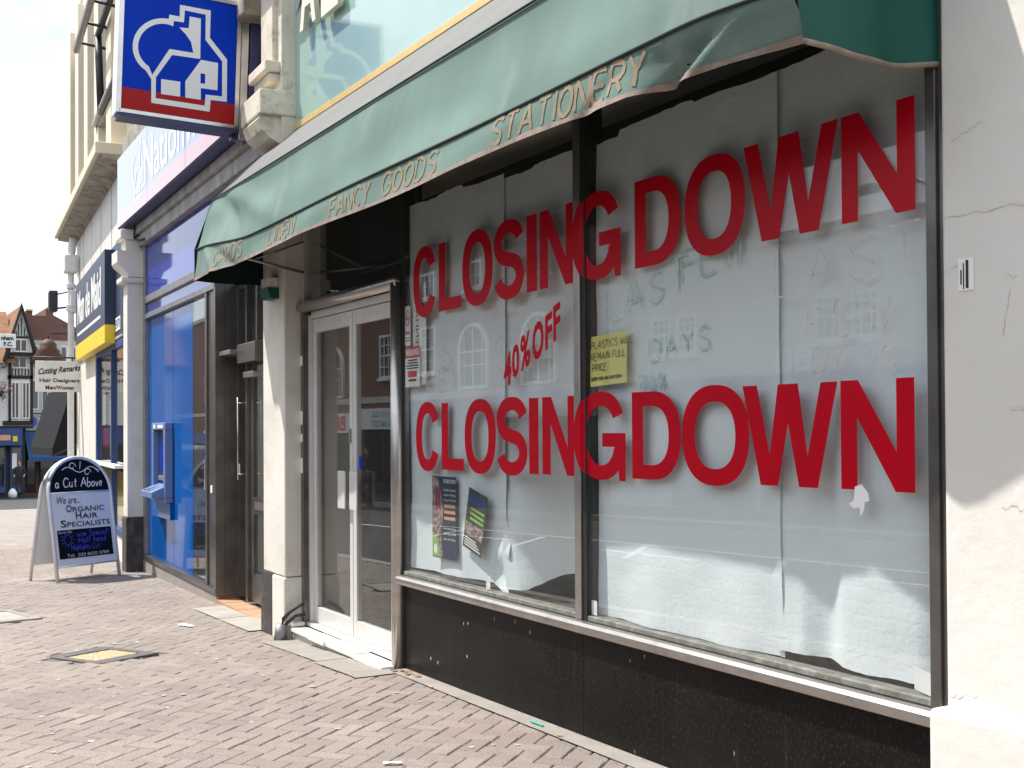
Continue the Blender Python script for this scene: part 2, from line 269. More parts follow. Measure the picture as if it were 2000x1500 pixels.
# ------------------------------------------------------------------ mesh helpers
def link_mesh(name, me, m=None, parent=None, mw=None):
    o = bpy.data.objects.new(name, me); col.objects.link(o)
    if m is not None:
        if isinstance(m, str): m = MT[m]
        if not me.materials: me.materials.append(m)
    if parent is not None: o.parent = parent
    if mw is not None: o.matrix_world = mw
    return o
class B:
    """collects shapes into one bmesh, built as ONE mesh object"""
    def __init__(s): s.bm = bmesh.new()
    def box(s, x0, x1, y0, y1, z0, z1, bev=0.):
        v = [s.bm.verts.new(p) for p in ((x0,y0,z0),(x1,y0,z0),(x1,y1,z0),(x0,y1,z0),(x0,y0,z1),(x1,y0,z1),(x1,y1,z1),(x0,y1,z1))]
        fs = [s.bm.faces.new([v[i] for i in q]) for q in ((0,3,2,1),(4,5,6,7),(0,1,5,4),(1,2,6,5),(2,3,7,6),(3,0,4,7))]
        if bev:
            es = list({e for f in fs for e in f.edges}); bmesh.ops.bevel(s.bm, geom=es, offset=bev, segments=2, affect='EDGES', profile=.5)
        return s
    def prism(s, pts, axis, a0, a1):
        """extrude a 2-D outline: axis 'x' takes (y,z), 'y' takes (x,z), 'z' takes (x,y)"""
        f = {'x': lambda a, p: (a, p[0], p[1]), 'y': lambda a, p: (p[0], a, p[1]), 'z': lambda a, p: (p[0], p[1], a)}[axis]
        v0 = [s.bm.verts.new(f(a0, p)) for p in pts]; v1 = [s.bm.verts.new(f(a1, p)) for p in pts]; n = len(pts)
        s.bm.faces.new(v0); s.bm.faces.new(v1[::-1])
        for i in range(n): s.bm.faces.new([v0[i], v1[i], v1[(i+1) % n], v0[(i+1) % n]])
        return s
    def tube(s, pts, r, n=8, cap=True):
        pts = [Vector(p) for p in pts]; rings = []; k = len(pts)
        for i, p in enumerate(pts):
            d = (pts[min(i+1, k-1)] - pts[max(i-1, 0)]).normalized(); a = Vector((0, 0, 1)) if abs(d.z) < .9 else Vector((1, 0, 0))
            u = d.cross(a).normalized(); w = d.cross(u); rr = r[i] if isinstance(r, (list, tuple)) else r
            rings.append([s.bm.verts.new(p + (u*math.cos(2*math.pi*j/n) + w*math.sin(2*math.pi*j/n))*rr) for j in range(n)])
        for i in range(k-1):
            for j in range(n): s.bm.faces.new([rings[i][j], rings[i][(j+1) % n], rings[i+1][(j+1) % n], rings[i+1][j]])
        if cap: s.bm.faces.new(rings[0][::-1]); s.bm.faces.new(rings[-1])
        return s
    def lathe(s, prof, c=(0, 0, 0), n=20):
        rings = [[s.bm.verts.new((c[0]+r*math.cos(2*math.pi*j/n), c[1]+r*math.sin(2*math.pi*j/n), c[2]+z)) for j in range(n)] for r, z in prof]
        for i in range(len(prof)-1):
            for j in range(n): s.bm.faces.new([rings[i][j], rings[i][(j+1) % n], rings[i+1][(j+1) % n], rings[i+1][j]])
        s.bm.faces.new(rings[0][::-1]); s.bm.faces.new(rings[-1]); return s
    def grid(s, f, nu, nv):
        g = [[s.bm.verts.new(f(i/nu, j/nv)) for j in range(nv+1)] for i in range(nu+1)]
        for i in range(nu):
            for j in range(nv): s.bm.faces.new([g[i][j], g[i+1][j], g[i+1][j+1], g[i][j+1]])
        return s
    def face(s, pts): s.bm.faces.new([s.bm.verts.new(p) for p in pts]); return s
    def mesh(s, name, smooth=False, keep=False):
        if not keep: bmesh.ops.recalc_face_normals(s.bm, faces=s.bm.faces)
        me = bpy.data.meshes.new(name); s.bm.to_mesh(me); s.bm.free()
        if smooth: me.polygons.foreach_set('use_smooth', [True]*len(me.polygons))
        return me
    def build(s, name, m, parent=None, smooth=False, mw=None): return link_mesh(name, s.mesh(name, smooth), m, parent, mw)
def box(name, m, parent, *a, bev=0., mw=None): return B().box(*a, bev=bev).build(name, m, parent, mw=mw)
def empty(name, label, cat, loc=(0, 0, 0), rz=0., group=None):
    o = bpy.data.objects.new(name, None); col.objects.link(o); o.location = loc; o.rotation_euler = (0, 0, rz); o.empty_display_size = .1
    return tag(o, label, cat, group)
def tag(o, label=None, cat=None, group=None, kind=None):
    if label: o['label'] = label
    if cat: o['category'] = cat
    if group: o['group'] = group
    if kind: o['kind'] = kind
    return o
def struct(o): o['kind'] = 'structure'; return o

# ground height along the street (falls gently to the left)
GT = [(-90, -2.5), (-52, -1.48), (-31.5, -.90), (-8, -.235), (-4.2, -.155), (-1.8, -.10), (0, -.022), (2.6, .016), (12, .07), (40, .2)]
def gz(x):
    if x <= GT[0][0]: return GT[0][1]
    for (a, za), (b, zb) in zip(GT, GT[1:]):
        if x <= b: return za + (zb-za)*(x-a)/(b-a)
    return GT[-1][1]
F_SHOP = Matrix()
BO, BA = (-2.6, 0., 0.), R(-1.96)
CO, CA = (-9.216, .226, 0.), R(-4.81)
F_BANK = Matrix.Translation(BO) @ Matrix.Rotation(BA, 4, 'Z')
F_CLN = Matrix.Translation(CO) @ Matrix.Rotation(CA, 4, 'Z')

# ------------------------------------------------------------------ flat lettering helpers (all in an x-z plane facing -y)
def loops_mesh(name, loops, depth=.0006):
    """filled outline (with holes) as a thin solid; loops are (x,z) lists"""
    cu = bpy.data.curves.new(name, 'CURVE'); cu.dimensions = '2D'; cu.fill_mode = 'BOTH'; cu.extrude = depth/2
    for lp in loops:
        sp = cu.splines.new('POLY'); sp.points.add(len(lp)-1); sp.use_cyclic_u = True
        for p, q in zip(sp.points, lp): p.co = (q[0], q[1], 0, 1)
    return curve_to_mesh(name, cu)
def curve_to_mesh(name, cu):
    o = bpy.data.objects.new(name, cu); col.objects.link(o); dg = bpy.context.evaluated_depsgraph_get()
    me = bpy.data.meshes.new_from_object(o.evaluated_get(dg)); bpy.data.objects.remove(o); bpy.data.curves.remove(cu)
    me.name = name; me.transform(Matrix.Rotation(R(90), 4, 'X')); me.materials.clear(); return me
def text_mesh(name, body, size, depth=.0006, bold=0., shear=0., align='LEFT', sx=1., space=1.):
    cu = bpy.data.curves.new(name, 'FONT'); cu.body = body; cu.size = size; cu.extrude = depth/2; cu.offset = bold; cu.shear = shear; cu.align_x = align; cu.space_character = space
    cu.resolution_u = 3
    me = curve_to_mesh(name, cu)
    if sx != 1.: me.transform(Matrix.Diagonal((sx, 1, 1, 1)))
    return me
def fit(me, x0, x1, z0, z1):
    """scale a flat mesh so its outline fills the given rectangle"""
    xs = [v.co.x for v in me.vertices]; zs = [v.co.z for v in me.vertices]; a, b, c, d = min(xs), max(xs), min(zs), max(zs)
    for v in me.vertices:
        v.co.x = x0 + (v.co.x-a)/(b-a)*(x1-x0); v.co.z = z0 + (v.co.z-c)/(d-c)*(z1-z0)
    return me
def place(me, x=0, y=0, z=0):
    me.transform(Matrix.Translation((x, y, z))); return me

FONT = {
 'A': '0,0 .45,1 .9,0|.17,.36 .73,.36', 'B': '0,0 0,1 .5,1 .7,.88 .7,.64 .5,.53 0,.53|.5,.53 .78,.42 .8,.14 .55,0 0,0', 'C': '.8,.82 .6,.98 .3,1 .08,.8 0,.5 .08,.2 .3,.01 .6,.02 .8,.18',
 'D': '0,0 0,1 .4,1 .7,.8 .8,.5 .7,.2 .4,0 0,0', 'E': '.7,1 0,1 0,0 .7,0|0,.52 .58,.52', 'F': '.7,1 0,1 0,0|0,.52 .58,.52', 'G': '.8,.82 .6,.98 .3,1 .08,.8 0,.5 .08,.2 .3,.01 .6,.02 .8,.2 .8,.45 .5,.45',
 'H': '0,0 0,1|.75,0 .75,1|0,.52 .75,.52', 'I': '.1,0 .1,1', 'K': '0,0 0,1|.7,1 0,.45|.22,.6 .75,0', 'L': '0,1 0,0 .65,0', 'M': '0,0 .06,1 .45,.25 .84,1 .9,0', 'N': '0,0 0,1 .75,0 .75,1',
 'O': '.4,1 .12,.85 0,.5 .12,.15 .4,0 .68,.15 .8,.5 .68,.85 .4,1', 'P': '0,0 0,1 .5,1 .72,.86 .72,.6 .5,.46 0,.46', 'R': '0,0 0,1 .5,1 .72,.86 .72,.62 .5,.5 0,.5|.35,.5 .75,0',
 'S': '.72,.84 .55,.98 .25,1 .05,.85 .08,.65 .36,.52 .64,.4 .74,.2 .58,.03 .25,0 .02,.16', 'T': '0,1 .8,1|.4,1 .4,0', 'U': '0,1 0,.25 .15,.03 .4,0 .62,.05 .75,.25 .75,1', 'V': '0,1 .4,0 .8,1',
 'W': '0,1 .25,0 .5,.8 .75,0 1,1', 'X': '0,0 .75,1|0,1 .75,0', 'Y': '0,1 .38,.5 .76,1|.38,.5 .38,0', 'Z': '0,1 .7,1 0,0 .7,0', '.': '.1,0 .14,.04', '7': '0,1 .65,1 .2,0', '0': '.35,1 .1,.85 0,.5 .1,.15 .35,0 .6,.15 .7,.5 .6,.85 .35,1',
 '%': '.75,1 .05,0|.18,1 .05,.9 .05,.7 .18,.6 .3,.7 .3,.9 .18,1|.65,.4 .52,.3 .52,.1 .65,0 .78,.1 .78,.3 .65,.4', '4': '.55,0 .55,1 0,.3 .75,.3',
 'a': '.5,.5 .2,.55 .02,.3 .15,.02 .4,.1 .52,.5 .5,.12 .6,.0', 'b': '0,1 0,.05 .3,0 .5,.25 .35,.52 .02,.4', 'o': '.25,.55 .03,.4 .03,.12 .25,0 .48,.15 .48,.42 .25,.55', 'u': '0,.55 .02,.15 .2,0 .42,.15 .48,.55 .46,.1 .58,0', 't': '.2,.9 .18,.12 .35,0|0,.6 .4,.6',
 'v': '0,.55 .22,0 .45,.55', 'e': '.03,.3 .45,.32 .35,.55 .1,.5 .02,.25 .15,.02 .45,.06', 'n': '0,0 .02,.52|.02,.35 .25,.55 .42,.4 .44,0', 'i': '.05,0 .05,.52|.05,.72 .06,.76', 's': '.4,.48 .15,.55 .05,.4 .38,.2 .3,.02 .02,.06',
 'l': '.05,1 .05,.08 .15,0', 'p': '0,-.35 0,.52 .3,.55 .46,.3 .3,.02 0,.1', 'c': '.42,.45 .2,.55 .02,.3 .18,.02 .44,.1', 'h': '0,0 0,1|0,.35 .25,.55 .42,.38 .44,0', 'f': '.4,.92 .22,1 .12,.8 .12,0|0,.55 .32,.55', 'd': '.46,1 .46,0|.46,.4 .2,.55 .02,.28 .2,0 .46,.15', 'r': '0,0 0,.52|0,.35 .3,.54', 'g': '.45,.5 .2,.55 .03,.3 .2,.05 .45,.2|.45,.52 .43,-.25 .05,-.28', "'": '.1,1 .05,.8', '!': '.1,1 .1,.25|.1,0 .1,.05', '/': '0,0 .5,1', ':': '.1,.05 .1,.1|.1,.5 .1,.55', '8': '.35,.53 .1,.68 .12,.92 .35,1 .6,.92 .6,.68 .35,.53 .05,.35 .08,.08 .35,0 .62,.08 .65,.35 .35,.53', '2': '.05,.8 .25,1 .55,.95 .6,.7 0,0 .65,0'}
def strokes(body, h, adv=.25, jit=0., shear=0., wscale=1.):
    """polylines (x,z) of hand-drawn or sign-written text, cap height h"""
    out = []; x = 0.
    for ch in body:
        if ch == ' ': x += .55*h*wscale; continue
        st = FONT.get(ch) or FONT.get(ch.upper()) or ''
        wmax = 0; dy = random.uniform(-jit, jit)*h; sc_ = 1+random.uniform(-jit, jit)
        for pl in st.split('|'):
            if not pl: continue
            p = [tuple(map(float, q.split(','))) for q in pl.split()]; wmax = max(wmax, max(a for a, b in p))
            out.append([(x + (a + shear*b)*h*sc_*wscale + random.uniform(-jit, jit)*h*.1, b*h*sc_ + dy) for a, b in p])
        x += (wmax*sc_ + adv)*h*wscale
    return out, x
def ribbon_mesh(name, lines, w, fn, th=.0006, smooth=True, seg=.02, wj=0.):
    """ribbons of width w following 2-D polylines, laid through fn(x,z)->xyz"""
    b = B()
    for pl in lines:
        p = [Vector((a, c)) for a, c in pl]
        if smooth and len(p) > 3:
            q = [p[0]]
            for i in range(len(p)-1):
                p0, p1, p2, p3 = p[max(i-1, 0)], p[i], p[i+1], p[min(i+2, len(p)-1)]
                for k in (1, 2, 3):
                    t = k/3; q.append(.5*((2*p1)+(p2-p0)*t+(2*p0-5*p1+4*p2-p3)*t*t+(3*p1-p0-3*p2+p3)*t**3))
            p = q
        q = [p[0]]
        for i in range(len(p)-1):
            n = max(1, int((p[i+1]-p[i]).length/seg))
            for k in range(1, n+1): q.append(p[i].lerp(p[i+1], k/n))
        L_, R_ = [], []
        for i, c in enumerate(q):
            d = q[min(i+1, len(q)-1)] - q[max(i-1, 0)]
            if d.length < 1e-9: d = Vector((1, 0))
            d.normalize(); n = Vector((-d.y, d.x))*(w/2*(1+random.uniform(-wj, wj)))
            L_.append(b.bm.verts.new(fn(c.x+n.x, c.y+n.y))); R_.append(b.bm.verts.new(fn(c.x-n.x, c.y-n.y)))
        for i in range(len(q)-1):
            try: b.bm.faces.new([L_[i], L_[i+1], R_[i+1], R_[i]])
            except ValueError: pass
    return b.mesh(name)
def ell(cx, cz, rx, rz, a0, a1, n=24, p=2.3):
    o = []
    for i in range(n+1):
        t = R(a0 + (a1-a0)*i/n); c, s_ = math.cos(t), math.sin(t)
        o.append((cx + rx*math.copysign(abs(c)**(2/p), c), cz + rz*math.copysign(abs(s_)**(2/p), s_)))
    return o
def glyph(ch, w, h=1.):
    """heavy grotesque capital, cap height 1, width w (in cap heights)"""
    s_ = .215; k = .165
    if ch == 'O': return [ell(w/2, .5, w/2, .5, 0, 360, 56)[:-1], ell(w/2, .5, w/2-s_, .5-k, 0, 360, 56)[:-1]]
    if ch == 'C': return [ell(w/2, .5, w/2, .5, 27, 333, 50) + ell(w/2, .5, w/2-s_, .5-k, 328, 32, 46)]
    if ch == 'G':
        return [ell(w/2, .5, w/2, .5, 27, 312, 50) + [(w*.86, .10), (w*.88, 0), (w, 0), (w, .53), (w*.53, .53), (w*.53, .375), (w-s_, .375)] + ell(w/2, .5, w/2-s_, .5-k, 338, 32, 46)]
    if ch == 'L': return [[(0, 0), (w, 0), (w, .175), (s_, .175), (s_, 1), (0, 1)]]
    if ch == 'I': return [[(0, 0), (w, 0), (w, 1), (0, 1)]]
    if ch == 'N': return [[(0, 0), (.20, 0), (.20, .66), (w-.215, 0), (w, 0), (w, 1), (w-.20, 1), (w-.20, .35), (.215, 1), (0, 1)]]
    if ch == 'W':
        a = w; return [[(0, 1), (.215, 1), (.30*a, .30), (.395*a, 1), (.605*a, 1), (.70*a, .30), (a-.215, 1), (a, 1), (.80*a, 0), (.61*a, 0), (.5*a, .62), (.39*a, 0), (.20*a, 0)]]
    if ch == 'D':
        return [[(0, 0)] + [(w*.42, 0)] + ell(w*.42, .5, w*.58, .5, -90, 90, 28) + [(0, 1)], [(s_, k)] + ell(w*.42, .5, w*.58-s_, .5-k, -90, 90, 24) + [(s_, 1-k)]]
    if ch == 'S':
        sp = ell(w/2, .712, w/2-.105, .205, 12, 270, 26, 2.1) + ell(w/2, .288, w/2-.105, .205, 90, -168, 26, 2.1)
        L_, R_ = [], []
        for i, p in enumerate(sp):
            q0, q1 = sp[max(i-1, 0)], sp[min(i+1, len(sp)-1)]; d = Vector((q1[0]-q0[0], q1[1]-q0[1]))
            if d.length < 1e-6: continue
            d.normalize(); hw = .083 + .024*abs(d.y)
            L_.append((p[0]-d.y*hw, p[1]+d.x*hw)); R_.append((p[0]+d.y*hw, p[1]-d.x*hw))
        return [L_ + R_[::-1]]

# ================================================================== GROUND
def sheet(name, m, x0, x1, y0, y1, dz, nx=60, ny=1):
    return B().grid(lambda a, b: (x0+(x1-x0)*a, y0+(y1-y0)*b, gz(x0+(x1-x0)*a)+dz), nx, ny).build(name, m)
struct(sheet('road', 'asphalt', -260, 140, -160, 160, -.13, 160, 4))
pav = struct(sheet('pavement', 'joint', -13.6, 9, -2.7, 1.2, -.010, 90, 3))
struct(sheet('far_pavement', 'far_paving', -31.5, -13.2, -2.7, 16, .0005, 40, 2))
struct(sheet('opposite_pavement', 'asphalt', -70, 30, -15.2, -11.25, -.002, 60, 2))
struct(B().grid(lambda a, b: (-90+36*a, -20+60*b, gz(-90+36*a)+.0), 12, 2).build('distant_pavement', 'far_paving'))
kerb_me = B().box(-.455, .455, -.075, .075, -.16, .004, bev=.012).mesh('kerb_stone')
kerb = struct(empty('kerb', None, None))
def kerbline(x0, x1, y, along='x'):
    n = int(abs((x1-x0)/.915))
    for i in range(n):
        t = x0 + (i+.5)*.915
        o = link_mesh('kerb_stone', kerb_me, 'kerb', kerb)
        if along == 'x': o.location = (t, y, gz(t)); o.rotation_euler = (0, -math.atan((gz(t+.4)-gz(t-.4))/.8), 0)
        else: o.location = (y, t, gz(y)); o.rotation_euler = (0, 0, R(90))
kerbline(-30, 9, -2.775); kerbline(-2.6, 15, -31.58, 'y'); kerbline(-60, 15, -11.18)
# road markings
def strip(name, m, pts, w, dz=-.126):
    b = B()
    for (x0, y0, x1, y1) in pts:
        n = max(1, int(math.hypot(x1-x0, y1-y0)/2)); d = Vector((x1-x0, y1-y0)).normalized(); q = Vector((-d.y, d.x))*w/2
        b.grid(lambda a, c: (x0+(x1-x0)*a+q.x*(2*c-1), y0+(y1-y0)*a+q.y*(2*c-1), gz(x0+(x1-x0)*a)+dz), n, 1)
    return struct(b.build(name, m))
strip('double_yellow_line', 'yellow_line', [(-30, -3.05, 9, -3.05), (-30, -3.22, 9, -3.22), (-60, -10.9, 14, -10.9)], .075)
strip('centre_line', 'white_line', [(x, -6.9, x+2.2, -6.9) for x in range(-58, 12, 5)], .11)
strip('hatching_line', 'white_line', [(x, -7.7, x+1.4, -6.3) for x in range(-14, 9, 3)] + [(-16, -7.9, 9, -7.9)], .10, -.122)
# herringbone pavers
BL, BW, J = .2, .1, .0055
def brick_mesh(seed):
    b = B(); lx, ly = BL/2-J/2, BW/2-J/2; e = .005; rs = random.Random(seed)
    r0 = [(-lx, -ly, -.03), (lx, -ly, -.03), (lx, ly, -.03), (-lx, ly, -.03)]
    r1 = [(x, y, -.005) for x, y, z in r0]; r2 = [(math.copysign(lx-e, x), math.copysign(ly-e, y), rs.uniform(-.0012, .0012)) for x, y, z in r0]
    R_ = [[b.bm.verts.new(p) for p in r] for r in (r0, r1, r2)]
    for k in (0, 1):
        for i in range(4): b.bm.faces.new([R_[k][i], R_[k][(i+1) % 4], R_[k+1][(i+1) % 4], R_[k+1][i]])
    b.bm.faces.new(R_[2]); me = b.mesh('paver'); at = me.attributes.new('tint', 'FLOAT', 'FACE'); tv = rs.random()
    for d_ in at.data: d_.value = tv
    return me
brick_meshes = [brick_mesh(i) for i in range(10)]
CI = M.inverted()
def project(p):
    q = CI @ Vector(p)
    return (.5 + (q.x/-q.z)*41.4/36, .5 - (q.y/-q.z)*41.4/36*4/3 + .0288*4/3, -q.z) if q.z < -.1 else (9, 9, 1)
COVERS = [(-1.87, -1.43, .62, .47, R(24)), (-4.55, -1.76, .95, .36, R(10))]
def in_cover(x, y, pad=0.):
    for cx_, cy_, w, d, a in COVERS:
        dx, dy = x-cx_, y-cy_; u = dx*math.cos(a)+dy*math.sin(a); v = -dx*math.sin(a)+dy*math.cos(a)
        if abs(u) < w/2+pad and abs(v) < d/2+pad: return True
    return False
pl = []; c45, s45 = math.cos(R(40)), math.sin(R(40)); n = 130
for i in range(-n, n):
    for j in range(-n, n):
        s_ = (i-j) % 4
        if s_ == 0: bx_, by_, a = (i+1)*BW, (j+.5)*BW, 0.
        elif s_ == 3: bx_, by_, a = (i+.5)*BW, (j+1)*BW, R(90)
        else: continue
        x = bx_*c45 - by_*s45 - 3.5; y = bx_*s45 + by_*c45 - 1.2
        if -13.4 < x < 8.5 and -2.68 < y < .45 - .03*max(x, -9) - .25*(x > -2) and not in_cover(x, y, .02):
            pl.append((x, y, a + R(40)))
def bz(x, y): return gz(x) + .004*noise.noise(Vector((x*1.3, y*1.3, 0)))
near = []
for p in pl:
    u, v, d = project((p[0], p[1], gz(p[0])))
    if -.02 < u < 1.02 and -.02 < v < 1.02 and p[1] < -.05: near.append((d, p))
near.sort(); chosen = {id(p) for d, p in near[:300]}
rest = B(); rr = random.Random(3); tints = []
for p in pl:
    x, y, a = p; tilt = (rr.uniform(-.014, .014), rr.uniform(-.016, .016))
    mw = Matrix.Translation((x, y, bz(x, y)+rr.uniform(-.0012, .0012))) @ Matrix.Rotation(a, 4, 'Z') @ Matrix.Rotation(tilt[0], 4, 'X') @ Matrix.Rotation(tilt[1], 4, 'Y')
    me = brick_meshes[rr.randrange(10)]
    if id(p) in chosen: link_mesh('paver', me, 'paver', pav, mw)
    else:
        vs = [rest.bm.verts.new(mw @ v.co) for v in me.vertices]
        tv = rr.random()
        for f in me.polygons: rest.bm.faces.new([vs[k] for k in f.vertices]); tints.append(tv)
rest_me = rest.mesh('pavers', False, True); at = rest_me.attributes.new('tint', 'FLOAT', 'FACE'); at.data.foreach_set('value', tints)
tag(link_mesh('pavers', rest_me, 'paver', pav), kind='stuff')
gum = B(); rg = random.Random(11)
for i in range(150):
    x, y, r_ = rg.uniform(-8, 4.5), rg.uniform(-2.6, -.2), rg.uniform(.007, .02)
    gum.bm.faces.new([gum.bm.verts.new((x+r_*math.cos(t)*(1+.25*math.sin(3*t+i)), y+r_*math.sin(t), bz(x, y)+.0032)) for t in [k*math.pi/5 for k in range(10)]])
tag(gum.build('gum_spots', 'gum', pav), kind='stuff')
# concrete mortar strips against the shopfront
def slab(name, m, x0, x1, y0, y1, h=.007, parent=None, nx=12, th=.06):
    b = B(); b.grid(lambda a, c: (x0+(x1-x0)*a, y0+(y1-y0)*c, gz(x0+(x1-x0)*a)+h+.0015*noise.noise(Vector((a*9, c*3, x0)))), nx, 3)
    b.box(x0, x1, y0, y0+.001, gz(x0)-.03, min(gz(x0), gz(x1))+h-.001)
    return b.build(name, m, parent)
slab('mortar_strip', 'concrete', 0.02, 5.2, -.115, .01, .008, pav)
slab('concrete_apron', 'concrete', -1.75, -.62, -.34, -.09, .007, pav); slab('concrete_apron', 'concrete', -.60, .12, -.37, -.09, .0075, pav)
for k, (x0, x1) in enumerate(((-3.15, -2.32), (-4.0, -3.17))): slab('pale_slab', 'pale_slab', x0, x1, -.26, .06, .009, pav)
dirt = B(); rd = random.Random(21)
for i in range(420):
    x = rd.uniform(-1.7, 4.6); y = -.115 - abs(rd.gauss(0, .02)) if x > .1 else rd.uniform(-.40, -.34); r_ = rd.uniform(.002, .006)
    if rd.random() < .4: y = rd.uniform(-.02, -.003) if x > .1 else rd.uniform(-.115, -.105)
    z = gz(x)+.009; v = [dirt.bm.verts.new((x+rd.uniform(-r_, r_), y+rd.uniform(-r_, r_), z+k*r_*.5)) for k in (0, 0, 0, 1)]
    for q in ((0, 1, 2), (0, 1, 3), (1, 2, 3), (0, 2, 3)): dirt.bm.faces.new([v[k] for k in q])
tag(dirt.build('loose_grit', 'dryleaf', pav), kind='stuff')
# inspection covers
def cover(i, label, fill, frame):
    cx_, cy_, w, d, a = COVERS[i]; o = empty('inspection_cover', label, 'manhole', (cx_, cy_, gz(cx_)+.004), a, 'inspection covers in the paving')
    o.rotation_euler = (0, -math.atan(.035), a)
    b = B(); t = .055
    for q in ((-w/2, w/2, -d/2, -d/2+t), (-w/2, w/2, d/2-t, d/2), (-w/2, -w/2+t*2.4, -d/2+t, d/2-t), (w/2-t*2.4, w/2, -d/2+t, d/2-t)): b.box(*q, -.04, .004, bev=.003)
    b.build('frame', frame, o)
    B().grid(lambda u, v: (-w/2+t*1.5+(w-3*t)*u, -d/2+t*.9+(d-1.8*t)*v, -.004+.006*noise.noise(Vector((u*30, v*30, i)))), 40, 30).build('tray_fill', fill, o)
cover(0, 'square inspection cover filled with sandy gravel inside a dark iron frame', 'gravel_fill', 'cast_iron')
cover(1, 'pale concrete inspection cover at the left edge of the pavement', 'pale_slab', 'concrete')

# ================================================================== SHOP WITH THE GREEN AWNING
shop = empty('corner_shop', 'closed-down shop with papered windows, black granite base and cream pilasters', 'shop')
def wavy_box(name, m, parent, x0, x1, y0, y1, z0, z1, bev=.008, mw=None):
    return B().box(x0, x1, y0, y1, z0, z1, bev=bev).build(name, m, parent, mw=mw)
# pilasters
p = wavy_box('pilaster', 'white_paint2', shop, 4.105, 5.3, -.03, .5, .56, 9.0, .012); p['label'] = 'cream painted pilaster at the right of the window'
wavy_box('pilaster_plinth', 'white_paint2', shop, 4.07, 5.33, -.075, .5, gz(4.5)-.1, .575, .018)
p = wavy_box('pilaster', 'white_paint', shop, -2.30, -1.795, -.145, .4, .36, 3.55, .012); p['label'] = 'peeling cream pilaster beside the double door'
b = B(); b.box(-2.31, -1.785, -.155, .4, gz(-2)-.12, .355, bev=.012); b.build('pilaster_plinth', 'white_paint', shop)
box('painted_band', 'plinth_black', shop, -2.318, -2.06, -.159, -.1, gz(-2)-.1, .36)
B().box(-2.10, -1.92, -.225, -.145, 2.52, 2.60, bev=.008).build('lamp_bracket', 'white_paint', shop); B().prism([(-.145, 2.518), (-.235, 2.518), (-.21, 2.44), (-.145, 2.44)], 'x', -2.11, -1.91).build('lamp_box', 'canvas_cheek', shop)
# cracks in the right pilaster (real grooves laid as thin dark fillets) and loose render patches
def crack(parent, pts, y, w=.0035):
    me = ribbon_mesh('crack', [pts], w, lambda x, z: (x, y, z), smooth=False, seg=.012, wj=.8); return link_mesh('crack', me, 'step_dark', parent)
def rcrack(x0, z0, x1, z1, n=10, j=.008): return [(x0+(x1-x0)*i/n+random.uniform(-j, j)*.4, z0+(z1-z0)*i/n+random.uniform(-j, j)) for i in range(n+1)]
for q in ((4.15, 2.34, 4.27, 2.37), (4.11, 2.10, 4.42, 2.095), (4.12, 1.93, 4.19, 1.95), (4.33, 1.885, 4.38, 1.895), (4.34, 1.50, 4.41, 1.505), (4.31, 1.213, 4.40, 1.205), (4.12, .61, 4.22, .635), (4.35, 1.86, 4.325, 1.72)):
    crack(shop, rcrack(*q), -.0312, .0022)
# upper wall, hidden roof
box('upper_wall', 'white_paint', shop, -2.3, 4.105, .06, .4, 3.0, 9.0)
box('side_wall', 'white_paint2', shop, 5.3, 13, 0, .4, -.2, 9.0)
box('roof_slab', 'lintel', shop, -2.3, 13, .06, 8, 9.0, 9.2)
# interior
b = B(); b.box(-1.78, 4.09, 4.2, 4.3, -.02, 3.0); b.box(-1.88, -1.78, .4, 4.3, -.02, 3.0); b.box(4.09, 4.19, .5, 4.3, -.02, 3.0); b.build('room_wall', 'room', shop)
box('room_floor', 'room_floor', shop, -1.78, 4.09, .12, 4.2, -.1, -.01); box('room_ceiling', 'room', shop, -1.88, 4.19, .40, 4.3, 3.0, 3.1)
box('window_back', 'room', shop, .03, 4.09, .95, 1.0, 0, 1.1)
box('window_ledge', 'ledge', shop, .03, 4.09, .065, .95, .47, .535)
# granite stall riser in three slabs
for x0, x1 in ((.012, 1.9985), (2.0015, 4.068)): box('granite_slab', 'granite', shop, x0, x1, 0., .06, gz(1)-.12, .497)
# steel sill rail with rounded nose
prof = [(.06, .497), (-.03, .497), (-.048, .505), (-.056, .522), (-.054, .54), (-.042, .553), (-.02, .5575), (.06, .5575)]
B().prism(prof, 'x', -.015, 4.066).build('sill_rail', 'steel', shop, smooth=False)
box('glazing_bead', 'bead', shop, .02, 1.965, -.012, .06, .559, .583, bev=.004); box('glazing_bead', 'bead', shop, 2.058, 4.03, -.012, .06, .559, .583, bev=.004)
box('mullion', 'steel', shop, 1.967, 2.018, -.022, .09, .56, 3.0, bev=.003); box('mullion_gasket', 'black', shop, 2.019, 2.055, -.012, .09, .56, 3.0)
box('side_frame', 'bronze', shop, 4.034, 4.075, -.02, .09, .56, 3.0, bev=.003); box('side_gasket', 'bronze', shop, 4.076, 4.104, -.008, .09, .56, 3.0)
box('window_head', 'bronze', shop, .0, 4.1, -.01, .1, 2.985, 3.05)
for x0, x1 in ((.006, 1.966), (2.056, 4.033)): box('window_pane', 'glass', shop, x0, x1, .0005, .0065, .575, 2.99)
